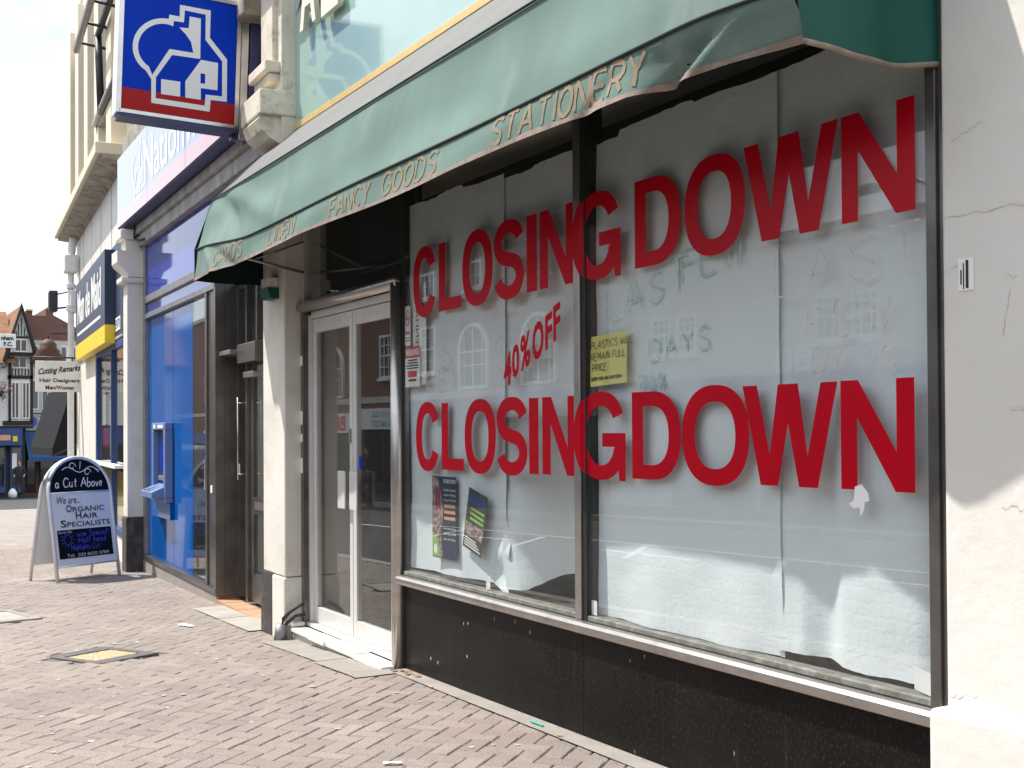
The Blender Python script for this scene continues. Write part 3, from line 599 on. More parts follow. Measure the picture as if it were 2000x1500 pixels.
# double door
b = B()
b.tube([(-.055, -.01, gz(0)), (-.055, -.01, 2.36)], .047, 14); b.build('door_post', 'steel', shop, smooth=True)
box('door_post_gasket', 'black', shop, -.006, .011, -.004, .08, gz(0)-.05, 3.0)
b = B(); b.tube([(-1.80, -.012, 2.365), (-.02, -.012, 2.365)], .042, 14); b.build('door_head', 'steel', shop, smooth=True)
box('door_jamb', 'bronze', shop, -1.794, -1.735, -.02, .1, .0, 2.33, bev=.004)
box('door_jamb_trim', 'alu', shop, -1.733, -1.70, .02, .1, .012, 2.30); box('door_top_rail', 'alu', shop, -1.70, -.10, .03, .1, 2.275, 2.325)
box('transom_pane', 'glass', shop, -1.74, -.012, .02, .026, 2.41, 2.99); box('transom_post', 'alu', shop, -1.79, -1.745, -.01, .06, 2.41, 3.0)
box('transom_blind', 'black', shop, -1.74, -.012, .12, .14, 2.41, 2.99)
for k, (x0, x1) in enumerate(((-1.695, -.935), (-.925, -.105))):
    d = B(); yf, yb = .045, .085
    d.box(x0, x0+.055, yf, yb, .03, 2.27, bev=.004); d.box(x1-.055, x1, yf, yb, .03, 2.27, bev=.004)
    d.box(x0+.056, x1-.056, yf+.001, yb, .03, .148, bev=.004); d.box(x0+.056, x1-.056, yf+.001, yb, 2.17, 2.27, bev=.004)
    do = d.build('door', 'alu', shop); do['label'] = ('left' if k == 0 else 'right') + ' aluminium door leaf with a dark pane'
    box('door_pane', 'glass', do, x0+.056, x1-.056, .062, .068, .149, 2.169)
    xs = x1-.17 if k == 0 else x0+.035
    B().box(xs, xs+.13, .0, .012, .905, 1.165, bev=.004).box(xs+.03, xs+.06, .012, .046, .95, .99).box(xs+.03, xs+.06, .012, .046, 1.08, 1.12).build('push_plate', 'alu', do)
    if k == 1: box('door_sticker', 'blue_sign', do, x0+.07, x0+.125, .0605, .0615, 1.18, 1.27)
    else: box('lock', 'steel_grey', do, x1-.035, x1-.018, .03, .046, 1.36, 1.46, bev=.003)
box('door_sill', 'alu', shop, -1.735, -.10, -.005, .1, .002, .028, bev=.003)
# worn doorstep: separate nosing stones on a riser
xs = [-1.745, -1.37, -1.02, -.50, -.03]
for i in range(4):
    b = B(); b.box(xs[i]+.004, xs[i+1]-.004, -.128-.012*(i % 2), -.006, -.034, -.002+.004*(i % 3), bev=.009); b.build('step_slab', 'step', shop)
    box('step_riser', 'step_dark', shop, xs[i]+.002, xs[i+1]-.002, -.104, -.0065, gz(xs[i])-.1, -.0355)
b = B(); b.box(-1.78, -1.70, -.13, -.02, .004, .034, bev=.01); b.build('loose_step_block', 'step', shop)
b = B(); b.tube([(-1.77, -.19, gz(-1.8)), (-1.765, -.185, gz(-1.8)+.12)], [.05, .042], 12); b.build('drain_stub', 'steel_grey', shop, smooth=True)
b = B(); b.tube([(-1.765, -.18, gz(-1.8)+.1), (-1.76, -.17, .06), (-1.74, -.13, .11), (-1.72, -.07, .15), (-1.70, -.03, .17)], .014, 8); b.tube([(-1.755, -.17, gz(-1.8)+.1), (-1.74, -.15, .03), (-1.72, -.09, .08), (-1.70, -.02, .09)], .012, 8); b.build('cable', 'iron', shop, smooth=True)
for z0, z1 in ((1.93, 2.0), (1.49, 1.59), (1.36, 1.42), (1.13, 1.24)): box('post_sticker', 'paper_white', shop, -1.792, -1.752, -.0215, -.0203, z0, z1)
# stone console above the party wall
con = empty('stone_console', 'weathered carved stone console bracket above the party pilaster', 'bracket', (-2.17, .0, 0), R(-1.96))
b = B(); b.box(-.24, .23, -.10, .1, 3.55, 9.0, bev=.006); b.build('shaft', 'stone', con)
b = B(); b.box(-.19, .12, -.14, -.09, 4.26, 4.86, bev=.01); b.build('raised_panel', 'stone', con)
b = B(); b.box(-.30, .24, -.27, .05, 3.83, 4.02, bev=.012); b.prism([(.05, 3.83), (-.25, 3.83), (-.27, 3.80), (-.24, 3.72), (-.18, 3.66), (-.10, 3.62), (.05, 3.60)], 'x', -.25, .2); b.build('scroll_corbel', 'stone', con)
b = B(); b.box(-.27, .20, -.22, .05, 4.17, 4.255, bev=.012); b.box(-.25, .17, -.18, .05, 4.10, 4.168, bev=.012); b.build('moulding', 'stone', con)
b = B(); b.box(-.29, .22, -.26, .05, 4.95, 5.1, bev=.012); b.prism([(.05, 4.87), (-.16, 4.87), (-.24, 4.949), (.05, 4.949)], 'x', -.26, .18); b.box(-.33, .26, -.32, .05, 5.1, 5.4, bev=.02); b.build('capital', 'stone', con)
b = B(); b.box(-.20, .32, -.16, .02, 3.47, 3.53, bev=.008); b.build('ledge', 'white_paint', con)

# green fascia sign
fs = empty('green_fascia_sign', 'glossy mint green fascia sign with gold edging and raised cream letters', 'sign', (0, 0, 0))
box('panel', 'mint', fs, -2.19, 4.05, .0, .05, 3.775, 5.35)
box('gold_trim', 'gold', fs, -2.21, 4.06, -.015, .05, 3.725, 3.773, bev=.003); box('gold_trim', 'gold', fs, -2.225, -2.192, -.014, .05, 3.775, 5.35, bev=.003)
box('dark_strip', 'black', fs, -2.191, -2.172, -.003, .02, 3.776, 5.349)  # thin black strip beside the gold edging
for t_, x0, x1, z0, z1 in (('A', -1.66, -1.33, 4.385, 4.95), ('L', -1.22, -.90, 4.36, 4.92)):
    me = fit(text_mesh('letter', t_, 1, .04, .025), x0, x1, z0, z1); place(me, 0, -.045, 0); lo = link_mesh('letter', me, 'cream_letter', fs)
    for dz in (.15, .45): B().tube([((x0+x1)/2-.08, -.025, z0+dz), ((x0+x1)/2-.08, .002, z0+dz)], .012, 6).build('standoff', 'steel_grey', lo)
bird = [(-1.93, 4.60), (-1.87, 4.64), (-1.82, 4.72), (-1.78, 4.83), (-1.74, 4.75), (-1.66, 4.78), (-1.71, 4.70), (-1.78, 4.66), (-1.84, 4.63)]
link_mesh('bird_motif', place(loops_mesh('bird_motif', [bird], .001), 0, -.0006, 0), 'ink_navy', fs)

# awning --------------------------------------------------------------
aw = empty('green_awning', 'faded sage green canvas awning with painted words on its valance', 'awning', (0, 0, 0))
XL, XR = -2.30, 4.045
def sm(a, b, x): t = min(1, max(0, (x-a)/(b-a))); return t*t*(3-2*t)
def seam_z(x): return 2.745 + .075*(1-sm(-2.3, -.9, x)) + .004*math.sin(x*2.1)
def hem_z(x): return 2.592 + .006*math.sin(x*2.7+1) + .010*sm(3.2, 4.0, x) - .012*(1-sm(-2.3, -1.9, x))
def fold(x, t):
    """wrinkles of the hanging canvas; t = 0 at the seam, 1 at the hem"""
    d = .006*math.sin(x*3.1+t*1.5) + .006*noise.noise(Vector((x*2.2, t*.8, 3)))
    d += .022*math.exp(-((x+2.05-.25*t)/.07)**2) - .016*math.exp(-((x+1.85-.5*t)/.12)**2)
    c = 3.87-.34*t
    d += -.035*math.exp(-((x-c+.05)/.05)**2)*(.3+.7*t) + .012*math.exp(-((x-c-.06)/.06)**2) - .06*sm(3.30, 3.5, x)*t - .015*math.exp(-((x-3.30+.25*t)/.06)**2)*t
    return d
def corner(x): return .11*sm(3.55, 4.12, x)**1.5
def val_pt(x, z):
    zs, zh = seam_z(x), hem_z(x); t = (zs-z)/(zs-zh)
    return (x, -.655 - .02*t - fold(x, t)*min(1, max(0, t*2.2+.05)) + corner(x)*(.6+.4*t), z)
def front_pt(x, t):
    z0, z1 = 3.205, seam_z(x); y = -.54 - .115*t**1.15
    s_ = math.sin(math.pi*t); d = .014*s_*math.sin(x*1.9+2*t) + .010*s_*noise.noise(Vector((x*1.5, t*2, 9)))
    d += .012*s_*math.exp(-((x+2.28)/.18)**2) - .035*math.exp(-((x+2.0-.7*t)/.14)**2)*s_ + .03*math.exp(-((x+1.75-1.3*t)/.25)**2)*s_
    return (x, y - d + corner(x)*.6*t, z0 + (z1-z0)*t)
B().grid(lambda a, b: (XL+(XR-XL)*a, -.008-.532*b - .012*math.sin(math.pi*b), 3.725-.52*b), 60, 6).build('top_sheet', 'canvas_grey', aw, True)
B().grid(lambda a, b: front_pt(XL+(XR-XL)*a, b), 220, 16).build('front_sheet', 'canvas', aw, True)
va = B().grid(lambda a, b: val_pt(XL+(XR-XL)*a, seam_z(XL+(XR-XL)*a)*(1-b)+hem_z(XL+(XR-XL)*a)*b), 320, 12).build('valance', 'canvas', aw, True)
# black sheets added inside the canvas to deepen the under-awning shade
B().grid(lambda a, b: (XL+.01+(XR-XL-.02)*a, -.008-.520*b, 3.712-.52*b), 20, 3).build('top_shade_sheet', 'canvas_shade', aw)
B().grid(lambda a, b: (lambda q: (q[0], q[1]+.03+.02*math.sin(math.pi*b), q[2]))(front_pt(XL+.01+(XR-XL-.02)*a, b)), 80, 8).build('front_shade_sheet', 'canvas_shade', aw, True)
B().grid(lambda a, b: (lambda x: (lambda q: (q[0], q[1]+.008, q[2]))(val_pt(x, seam_z(x)*(1-b)+(hem_z(x)+.012)*b)))(XL+.01+(XR-XL-.02)*a), 200, 6).build('valance_shade_sheet', 'canvas_shade', aw, True)
B().tube([(XL+(XR-XL)*i/120, front_pt(XL+(XR-XL)*i/120, 1)[1]-.004, seam_z(XL+(XR-XL)*i/120)) for i in range(121)], .0075, 6).build('seam_piping', 'seam', aw, True)
B().tube([(XL+(XR-XL)*i/60, -.549, 3.205) for i in range(61)], .006, 6).build('top_piping', 'seam', aw, True)
B().grid(lambda a, b: (lambda q: (q[0], q[1]-.003, q[2]))(val_pt(XL+(XR-XL)*a, hem_z(XL+(XR-XL)*a)+(.02+.004*math.sin(a*90))*(b)-.003)), 320, 2).build('hem_tape', 'hem', va, True)
def cheek(x, sgn):
    prof = [(0, 3.72), (-.54, 3.205), (-.655, seam_z(x)), (-.677, hem_z(x))]
    def f(a, b):
        # a: wall -> front, b: top -> bottom
        y = -(.677-(.03+.10*b)*(x > 0))*a
        zt = 3.72 + (3.205-3.72)*min(1, -y/.54) if -y < .54 else 3.205 + (seam_z(x)-3.205)*(-y-.54)/(.137)
        zb = hem_z(x) - .012*math.sin(math.pi*a)
        z = zt + (zb-zt)*b
        return (x + sgn*(.03*math.sin(a*7+b*2)*b + .012*math.sin(a*15+1)*b)*(1-a), y, z)
    return B().grid(f, 40, 16)
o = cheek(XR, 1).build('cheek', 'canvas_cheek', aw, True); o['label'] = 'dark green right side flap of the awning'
B().tube([(XR+(.03*math.sin(a*7+2)+.012*math.sin(a*15+1))*(1-a), -.547*a, hem_z(XR)-.012*math.sin(math.pi*a)-.004) for a in [i/30 for i in range(31)]], .009, 6).build('cheek_hem', 'hem', aw, True)
cheek(XL, -1).build('cheek', 'canvas_shade', aw, True)  # left flap seen from inside, its shade put into the colour
B().tube([(XL+.03, -.64, 2.73), (XR-.55, -.64, 2.73)], .014, 8).build('front_bar', 'steel_grey', aw, True)
for x in (-1.72,):
    B().tube([(x, -.02, 2.62), (x, -.64, 2.73)], .011, 6).build('arm', 'steel_grey', aw, True); B().tube([(x, -.02, 2.85), (x, -.4, 2.69)], .009, 6).build('stay', 'steel_grey', aw, True)
def aw_text(body, x0, x1, z0, z1, sh=.28, wj=.25):
    ln, w = strokes(body, 1., .28, .02, 0.); k = (x1-x0)/w
    ln = [[(x0 + a*k + sh*(b)*(z1-z0)*.6, z0 + b*(z1-z0)) for a, b in pl_] for pl_ in ln]
    me = ribbon_mesh('painted_word', ln, .019, lambda x, z: (lambda q: (q[0], q[1]-.0028, q[2]))(val_pt(x, z)), seg=.012, wj=wj)
    link_mesh('painted_word', me, 'orange_paint', va)
aw_text('CARDS', -1.80, -1.12, 2.635, 2.735); aw_text('LINEN', -.58, -.05, 2.625, 2.72); aw_text('FANCY', .50, 1.07, 2.618, 2.72); aw_text('GOODS', 1.20, 1.86, 2.618, 2.72); aw_text('STATIONERY', 2.36, 3.42, 2.622, 2.728)

# window papers --------------------------------------------------------
def paper(name, label, x0, x1, ztop, zbot, depth, nu=70, nv=110):
    def f(a, b):
        zt, zb = ztop(a), zbot(a); x = x0 + (x1-x0)*a; z = zt + (zb-zt)*b
        y, dx = depth(a, b, x, z)
        y += .004*noise.noise(Vector((x*7, z*7, x0))) + .010*noise.noise(Vector((x*2.1, z*1.3, x0*3)))
        return (x + dx, y, z)
    g_ = B().grid(f, nu, nv); me = g_.mesh(name, True, True)
    if me.polygons[0].normal.y > 0: me.flip_normals()
    return tag(link_mesh(name, me, 'paper'), label, 'paper', 'paper sheets covering the window')
def rag(x, s_, a): return a*noise.noise(Vector((x*6, s_, 0))) + a*.6*noise.noise(Vector((x*19, s_, 2)))
paper('window_paper', 'paper sheet at the left end of the window, beside the door', .012, 1.19, lambda a: 2.83+rag(a, 1, .008)-.02*(a > .62), lambda a: .602+.02*a-.05*sm(.85, .97, a)+rag(a, 2, .005),
      lambda a, b, x, z: (.045 + .012*math.sin(a*9) + .03*sm(.75, 1, b)*sm(.8, 1, a)*(1+.6*math.sin(z*30)), .015*sm(.8, 1, a)*sm(.5, 1, b)*math.sin(z*17)))
paper('window_paper', 'draped paper sheet left of the mullion, its lower half bellying inward', 1.15, 1.955, lambda a: 2.785+rag(a, 3, .007)+.012*(a > .4), lambda a: .60+.10*sm(.12, .45, a)-.02*sm(.8, 1, a)+rag(a, 4, .01),
      lambda a, b, x, z: (.062 + .24*sm(.45, 1, b)*sm(.10, .5, a)*(1-.35*sm(.75, 1, a)) + .02*math.sin(a*11)*b, .02*math.sin(z*14)*sm(.5, .9, b)*(1-sm(.0, .4, a))))
paper('window_paper', 'widest paper sheet, right of the mullion under the yellow note', 2.06, 3.285, lambda a: 2.775+.03*sm(.14, .16, a)-.012*sm(.6, .61, a)+rag(a, 5, .007), lambda a: .586+rag(a, 6, .003),
      lambda a, b, x, z: (.042 + .010*math.sin(a*7+1) + .012*sm(.8, 1, b)*math.sin(a*14), 0))
paper('window_paper', 'paper sheet at the right end of the window with a vertical fold', 3.25, 4.012, lambda a: 2.80+.03*a+rag(a, 7, .006), lambda a: .612-.014*sm(.2, .5, a)+.02*sm(.9, 1, a)+rag(a, 8, .004),
      lambda a, b, x, z: (.058 + .045*sm(.15, .30, a)*(1-sm(.30, .46, a))*sm(.35, 1, b) + .03*sm(.85, 1, a)*b + .01*math.sin(a*8), -.02*sm(.9, 1, a)*sm(.4, .8, b)))
PY = .031   # plane just in front of the paper, behind the glass
def on_glass_in(x, z): return (x, .0085, z)
# marker writing on the papers
def marker(label, m, lines, w=.016):
    """lines: (text, x, z, cap height, slope, advance)"""
    al = []
    for t_, x, z, h, sl, ad in lines:
        ln, _ = strokes(t_, h, ad, .06); al += [[(x+a, z+c+sl*a) for a, c in pl_] for pl_ in ln]
    me = ribbon_mesh('marker_writing', al, w, lambda x, z: (x, PY-.006, z), wj=.5)
    return tag(link_mesh('marker_writing', me, m), label, 'writing')
marker('green handwritten LAST FEW DAYS on the paper right of the mullion', 'green_marker', [('LAST', 2.18, 1.94, .135, .15, .42), ('FEW', 2.73, 2.06, .125, .10, .3), ('70%', 2.42, 1.615, .06, .05, .5), ('DAYS', 2.50, 1.745, .09, .06, .45)], .0085)
marker('pink handwritten LAST FEW DAYS on the far right paper sheet', 'pink_marker', [('LAST', 3.29, 1.93, .16, .05, .42), ('FEW', 3.46, 1.765, .11, .03, .55), ('DAYS', 3.49, 1.645, .08, 0, .5)], .006)
marker('pink handwritten LAST FEW DAYS on the paper nearest the door', 'pink_marker', [('ST', .46, 1.80, .17, .18, .6), ('FEW', .30, 1.66, .12, .1, .6), ('AST', 1.00, 2.02, .14, .22, .35), ('F', 1.14, 1.84, .15, .2, .5), ('DAYS', 1.10, 1.66, .12, .1, .3)], .006)

# red vinyl lettering on the glass ------------------------------------
LOW = [('C', .184, .503), ('L', .53, .805), ('O', .817, 1.174), ('S', 1.185, 1.499), ('I', 1.519, 1.609), ('N', 1.648, 1.955), ('G', 1.967, 2.354), ('D', 2.404, 2.747), ('O', 2.757, 3.169), ('W', 3.132, 3.628), ('N', 3.642, 3.965)]
UPP = [('C', .154, .47), ('L', .503, .781), ('O', .799, 1.148), ('S', 1.164, 1.475), ('I', 1.505, 1.605), ('N', 1.633, 1.949), ('G', 1.963, 2.326), ('D', 2.434, 2.757), ('O', 2.784, 3.155), ('W', 3.149, 3.642), ('N', 3.656, 3.977)]
def vinyl_row(label, row, zfun):
    o = empty('red_lettering', label, 'lettering', (0, 0, 0), 0, 'red closing down lettering')
    for k, (ch, x0, x1) in enumerate(row):
        z0, z1 = zfun(k); h = z1-z0; ov = .012 if ch in 'COSG' else 0
        me = loops_mesh('letter', glyph(ch, (x1-x0)/h), .0006)
        for v in me.vertices: v.co.x = x0 + v.co.x*h; v.co.z = z0 - ov + v.co.z*(h+2*ov)
        bm = bmesh.new(); bm.from_mesh(me)
        if ch == 'G':
            for xc in (2.014, 2.022, 2.052, 2.06, 2.075): bmesh.ops.bisect_plane(bm, geom=bm.verts[:]+bm.edges[:]+bm.faces[:], plane_co=(xc, 0, 0), plane_no=(1, 0, 0))
        for v in bm.verts:
            x = v.co.x
            y = -.0005 if x > 2.068 or x < 1.96 else (-.0235 if x < 2.024 else -.0235 + (.0225)*sm(2.02, 2.07, x))
            v.co.y = v.co.y + y
        bm.to_mesh(me); bm.free()
        link_mesh('letter', me, 'red_vinyl', o)
    return o
vinyl_row('upper row of red vinyl letters reading CLOSING DOWN across both panes', UPP, lambda k: (2.128+.0025*k, 2.525-.000*k))
vinyl_row('lower row of red vinyl letters reading CLOSING DOWN across both panes', LOW, lambda k: (1.215+.002*k, 1.600+.001*k))
# 40% OFF
oo = empty('percent_off_lettering', 'slanting red 40% OFF lettering between the two CLOSING rows', 'lettering', (0, 0, 0))
for ch, x0, x1, z0, z1 in (('4', 1.262, 1.345, 1.672, 1.845), ('0', 1.350, 1.425, 1.715, 1.885), ('%', 1.435, 1.535, 1.755, 1.935), ('O', 1.555, 1.665, 1.795, 1.985), ('F', 1.680, 1.745, 1.845, 2.015), ('F', 1.755, 1.820, 1.880, 2.055)):
    me = fit(text_mesh('letter', ch, 1, .0006, .035), x0, x1, z0, z1)
    for v in me.vertices: v.co.z += .35*(v.co.x-(x0+x1)/2)
    place(me, 0, -.0006, 0); link_mesh('letter', me, 'red_vinyl', oo)
# yellow note
yn = empty('yellow_note', 'yellow card with handwritten black text stuck beside the mullion', 'note', (0, 0, 0))
B().grid(lambda a, b: (2.062+.29*a, .0095+.006*b*b, 1.642+.232*b+.012*a), 8, 8).build('card', 'yellow_paper', yn)
al = []
for t_, x, z, h in (('PLASTICS WILL', 2.072, 1.815, .033), ('REMAIN FULL', 2.072, 1.763, .031), ('PRICE.', 2.082, 1.712, .031), ('SORRY FOR ANY CONFUSION.', 2.072, 1.668, .014)):
    ln, w = strokes(t_, h, .3, .05, .1, .85 if h > .02 else .78); al += [[(x+a, z+c+.04*a) for a, c in q] for q in ln]
link_mesh('handwriting', ribbon_mesh('handwriting', al, .0036, lambda x, z: (x, .0079, z), seg=.006), 'ink', yn)
# stickers by the door
ws = empty('warning_sticker', 'red and white WARNING sticker low on the glass by the door', 'sticker', (0, 0, 0))
box('sheet', 'paper_white', ws, .012, .222, .0085, .0092, 1.708, 1.952); box('header', 'red_print', ws, .0125, .2215, .0078, .0084, 1.885, 1.9515)
link_mesh('lettering', place(fit(text_mesh('lettering', 'WARNING', .05, .0003, .002), .022, .212, 1.897, 1.94), 0, .0074, 0), 'white_print', ws)
b = B()
for k, (a, c) in enumerate(((.05, .185), (.04, .195), (.03, .205), (.035, .20))): b.box(a, c, .0080, .0084, 1.866-.016*k, 1.875-.016*k)
b.box(.06, .17, .0080, .0084, 1.742, 1.755); b.build('small_print', 'ink', ws)
box('red_box', 'red_print', ws, .05, .18, .0078, .0084, 1.768, 1.806)
sk = empty('no_smoking_sticker', 'small no smoking sticker above the WARNING sticker', 'sticker', (0, 0, 0))
box('sheet', 'paper_white', sk, .012, .092, .0085, .0092, 1.962, 2.205)
link_mesh('ring', place(loops_mesh('ring', [ell(.052, 2.13, .030, .05, 0, 360, 32, 2)[:-1], ell(.052, 2.13, .022, .040, 0, 360, 32, 2)[:-1]], .0004), 0, .0081, 0), 'red_print', sk)
link_mesh('slash', ribbon_mesh('slash', [[(.036, 2.165), (.068, 2.095)]], .007, lambda x, z: (x, .0079, z)), 'red_print', sk)
B().box(.032, .072, .0080, .0084, 2.124, 2.134).box(.022, .082, .0080, .0084, 1.99, 1.997).box(.022, .082, .0080, .0084, 2.006, 2.012).build('symbol', 'ink', sk)
box('red_word', 'red_print', sk, .024, .08, .0079, .0084, 2.03, 2.05)
vs_ = empty('vertical_banner_strip', 'white strip with mirrored vertical lettering behind the first letter C', 'notice', (0, 0, 0))
box('strip', 'paper_white', vs_, .098, .285, .0215, .022, 1.72, 2.33)
me = text_mesh('lettering', 'STEVENHARRIS', .07, .0003); me = fit(me, 0, .52, 0, .045)
me.transform(Matrix.Rotation(R(-90), 4, 'Y')); me.transform(Matrix.Diagonal((-1, 1, 1, 1))); link_mesh('lettering', place(me, .14, .021, 1.80), 'ink', vs_)
# posters
po = empty('football_poster', 'tall navy football cup poster with a green and maroon picture, left of the leaflet', 'poster', (0, 0, 0))
box('sheet', 'navy_poster', po, .385, .695, .0085, .0092, .705, 1.178)
link_mesh('player_picture', place(loops_mesh('player_picture', [[(.388, .71), (.52, .71), (.50, .85), (.53, .98), (.49, 1.10), (.46, 1.17), (.388, 1.17)]], .0004), 0, .0080, 0), 'photo_print', po)
link_mesh('shirt', place(loops_mesh('shirt', [[(.42, 1.0), (.50, .98), (.49, 1.10), (.43, 1.12)]], .0004), 0, .0074, 0), 'maroon_print', po)
link_mesh('pitch', place(loops_mesh('pitch', [[(.389, .711), (.50, .711), (.46, .82), (.389, .85)]], .0004), 0, .0074, 0), 'green_print', po)
link_mesh('badge', place(loops_mesh('badge', [ell(.43, .755, .022, .03, 0, 360, 20, 2)[:-1]], .0004), 0, .0068, 0), 'paper_white', po)
for t_, z, h, m_ in (('macron', 1.14, .022, 'white_print'), ('Southern Counties', 1.095, .014, 'white_print'), ('League Challenge', 1.065, .014, 'white_print'), ('Cup Final', 1.035, .014, 'white_print'), ('5th May 2014', .84, .018, 'white_print'), ('Kick off 3.00pm', .81, .016, 'white_print'), ('Bank Holiday Monday', .872, .014, 'white_print')):
    link_mesh('print', place(fit(text_mesh('print', t_, .03, .0003), .535, .685, z, z+h), 0, .0079, 0), m_, po)
for z in (.93, .965, 1.0): box('print_bar', 'orange_print', po, .54, .68, .0079, .0084, z, z+.018)
lf = empty('leaflet', 'small tilted dark leaflet stuck right of the football poster', 'poster', (.915, .009, .94), 0); lf.rotation_euler = (0, R(14), 0)
box('sheet', 'olive_print', lf, -.11, .11, 0, .0007, -.17, .17); box('heading', 'blue_fascia', lf, -.1, .1, -.0006, -.0001, .09, .15); box('picture', 'photo_print', lf, -.1, .1, -.0006, -.0001, -.09, -.02)
for k in range(3): box('print_bar', 'green_print', lf, -.06, .095, -.0006, -.0001, .0+.028*k, .014+.028*k)
for k in range(4): box('print_bar', 'white_print', lf, -.095, .095-.02*k, -.0006, -.0001, -.155+.014*k, -.148+.014*k)
# tape and torn scraps
for lab, x0, x1, z0, z1, sk_ in (('white tape patch at the foot of the mullion', 2.062, 2.105, .588, .655, .0), ('white tape patch in the bottom right corner of the window', 3.945, 4.012, .598, .672, -.012), ('curled white tape under the paper between the door and the mullion', 1.04, 1.085, .585, .655, .01)):
    tag(B().grid(lambda a, b: (x0+(x1-x0)*a, .009+.002*math.sin(a*3), z0+(z1-z0)*b+sk_*a), 4, 4).build('tape_patch', 'tape'), lab, 'tape', 'tape patches on the glass')
tag(link_mesh('torn_label', place(loops_mesh('torn_label', [[(3.675, 1.185), (3.70, 1.20), (3.705, 1.245), (3.735, 1.255), (3.765, 1.225), (3.77, 1.20), (3.75, 1.195), (3.745, 1.165), (3.73, 1.145), (3.725, 1.175), (3.70, 1.17)]], .0008), 0, -.001, 0), 'paper_white'), 'torn white scrap of label below the last letter N', 'label')
ps = empty('wall_label', 'small printed label stuck on the right cream pilaster', 'label', (0, 0, 0))
box('paper', 'paper_white', ps, 4.168, 4.225, -.0325, -.0312, 1.865, 1.965); B().box(4.186, 4.190, -.0334, -.0327, 1.87, 1.95).box(4.196, 4.206, -.0334, -.0327, 1.872, 1.958).box(4.176, 4.181, -.0334, -.0327, 1.885, 1.93).build('print', 'ink', ps)

# ================================================================== BANK NEXT DOOR (local frame u, off, z)
bank = empty('bank_branch', 'bank branch with bright blue window panels, bronze entrance and stone lintel', 'bank', BO, BA)
box('base_course', 'concrete', bank, -5.23, -1.645, -.02, .2, -.5, -.075); box('sill', 'bronze', bank, -5.23, -1.645, -.035, .06, -.074, -.02, bev=.006)
box('window_jamb', 'steel_grey', bank, -5.225, -5.11, -.02, .1, -.019, 3.66, bev=.004)
box('blue_window_film', 'blue_film', bank, -5.109, -2.79, .022, .03, -.019, 2.775)
box('film_joint', 'blue_panel', bank, -3.72, -3.714, .0205, .0218, 0, 2.77)
box('window_pane', 'glass', bank, -2.789, -2.075, .022, .028, -.019, 2.775)
b = B(); b.box(-2.789, -2.78, .03, .6, -.02, 2.77); b.box(-2.8, -1.9, .9, .95, -.02, 2.8); b.build('display_back', 'room', bank)
box('display_floor', 'pale_slab', bank, -2.78, -1.98, .03, .9, -.06, -.02)
for k, (z0, z1, m_) in enumerate(((1.62, 2.25, 'blue_film'), (.85, 1.45, 'paper_white'), (1.15, 1.42, 'blue_panel'))): box('display_poster', m_, bank, -2.72, -2.12, .12-.004*k, .123-.004*k, z0, z1)
for z0 in (1.72, .92): box('poster_picture', 'photo_print', bank, -2.66, -2.18, .108, .1095, z0, z0+.28)
box('mullion', 'bronze', bank, -2.075, -2.0, -.025, .06, -.019, 2.775, bev=.004); box('bronze_panel', 'bronze', bank, -1.999, -1.70, -.008, .06, -.019, 2.775)
box('corner_post', 'bronze', bank, -1.699, -1.64, -.03, .06, -.09, 2.83, bev=.004)
box('service_box', 'paper_white', bank, -1.90, -1.84, -.014, -.0085, .86, .93)
box('return_panel', 'bronze', bank, -1.70, -1.642, .0605, .17, -.09, 2.83); box('return_base', 'roof_tile', bank, -1.70, -1.638, .0, .172, -.2, -.091)
box('rail', 'steel_grey', bank, -5.109, -1.64, -.03, .05, 2.776, 2.836, bev=.004); box('blue_band', 'blue_panel', bank, -5.109, -1.64, 0, .04, 2.837, 2.958); box('rail', 'steel_grey', bank, -5.109, .28, -.035, .05, 2.959, 3.04, bev=.004)
for x0, x1 in ((-5.109, -3.403), (-3.4, -1.703), (-1.7, .28)): box('upper_panel', 'blue_panel', bank, x0, x1, 0, .04, 3.041, 3.66)
b = B(); b.box(-5.24, .36, -.07, .3, 3.662, 3.80, bev=.008); b.box(-5.24, .36, -.11, .3, 3.80, 3.90, bev=.008); b.build('lintel', 'lintel', bank)
# recessed entrance
b = B(); b.box(-1.64, -1.55, .17, .24, -.1, 2.83); b.box(-1.30, -1.24, .16, .24, -.1, 2.83); b.box(-1.24, -.2, .17, .24, 2.14, 2.24); b.box(-1.64, -.2, .17, .24, 2.76, 2.83); b.box(-.98, -.94, .17, .24, 2.24, 2.76); b.build('door_frame', 'bronze', bank)
d = B(); d.box(-1.24, -1.15, .19, .23, -.09, 2.13, bev=.003); d.box(-.42, -.33, .19, .23, -.09, 2.13, bev=.003); d.box(-1.15, -.42, .191, .23, -.09, .16); d.box(-1.15, -.42, .191, .23, .70, .85); d.box(-1.15, -.42, .191, .23, 2.03, 2.13); d.build('door', 'bronze', bank)
box('door_pane', 'glass', bank, -1.15, -.42, .205, .211, .161, .699); box('door_pane', 'glass', bank, -1.15, -.42, .205, .211, .851, 2.03)
box('side_light', 'glass', bank, -1.55, -1.30, .2, .206, -.09, 2.76); box('entrance_transom', 'glass', bank, -1.24, -.2, .2, .206, 2.241, 2.759)
box('door_closer', 'bronze', bank, -1.22, -.62, .06, .168, 2.05, 2.22, bev=.006); B().box(-1.64, -1.22, .0, .168, 2.14, 2.18, bev=.004).box(-1.12, -.80, .09, .185, 1.92, 1.97, bev=.004).build('door_arm', 'steel', bank)
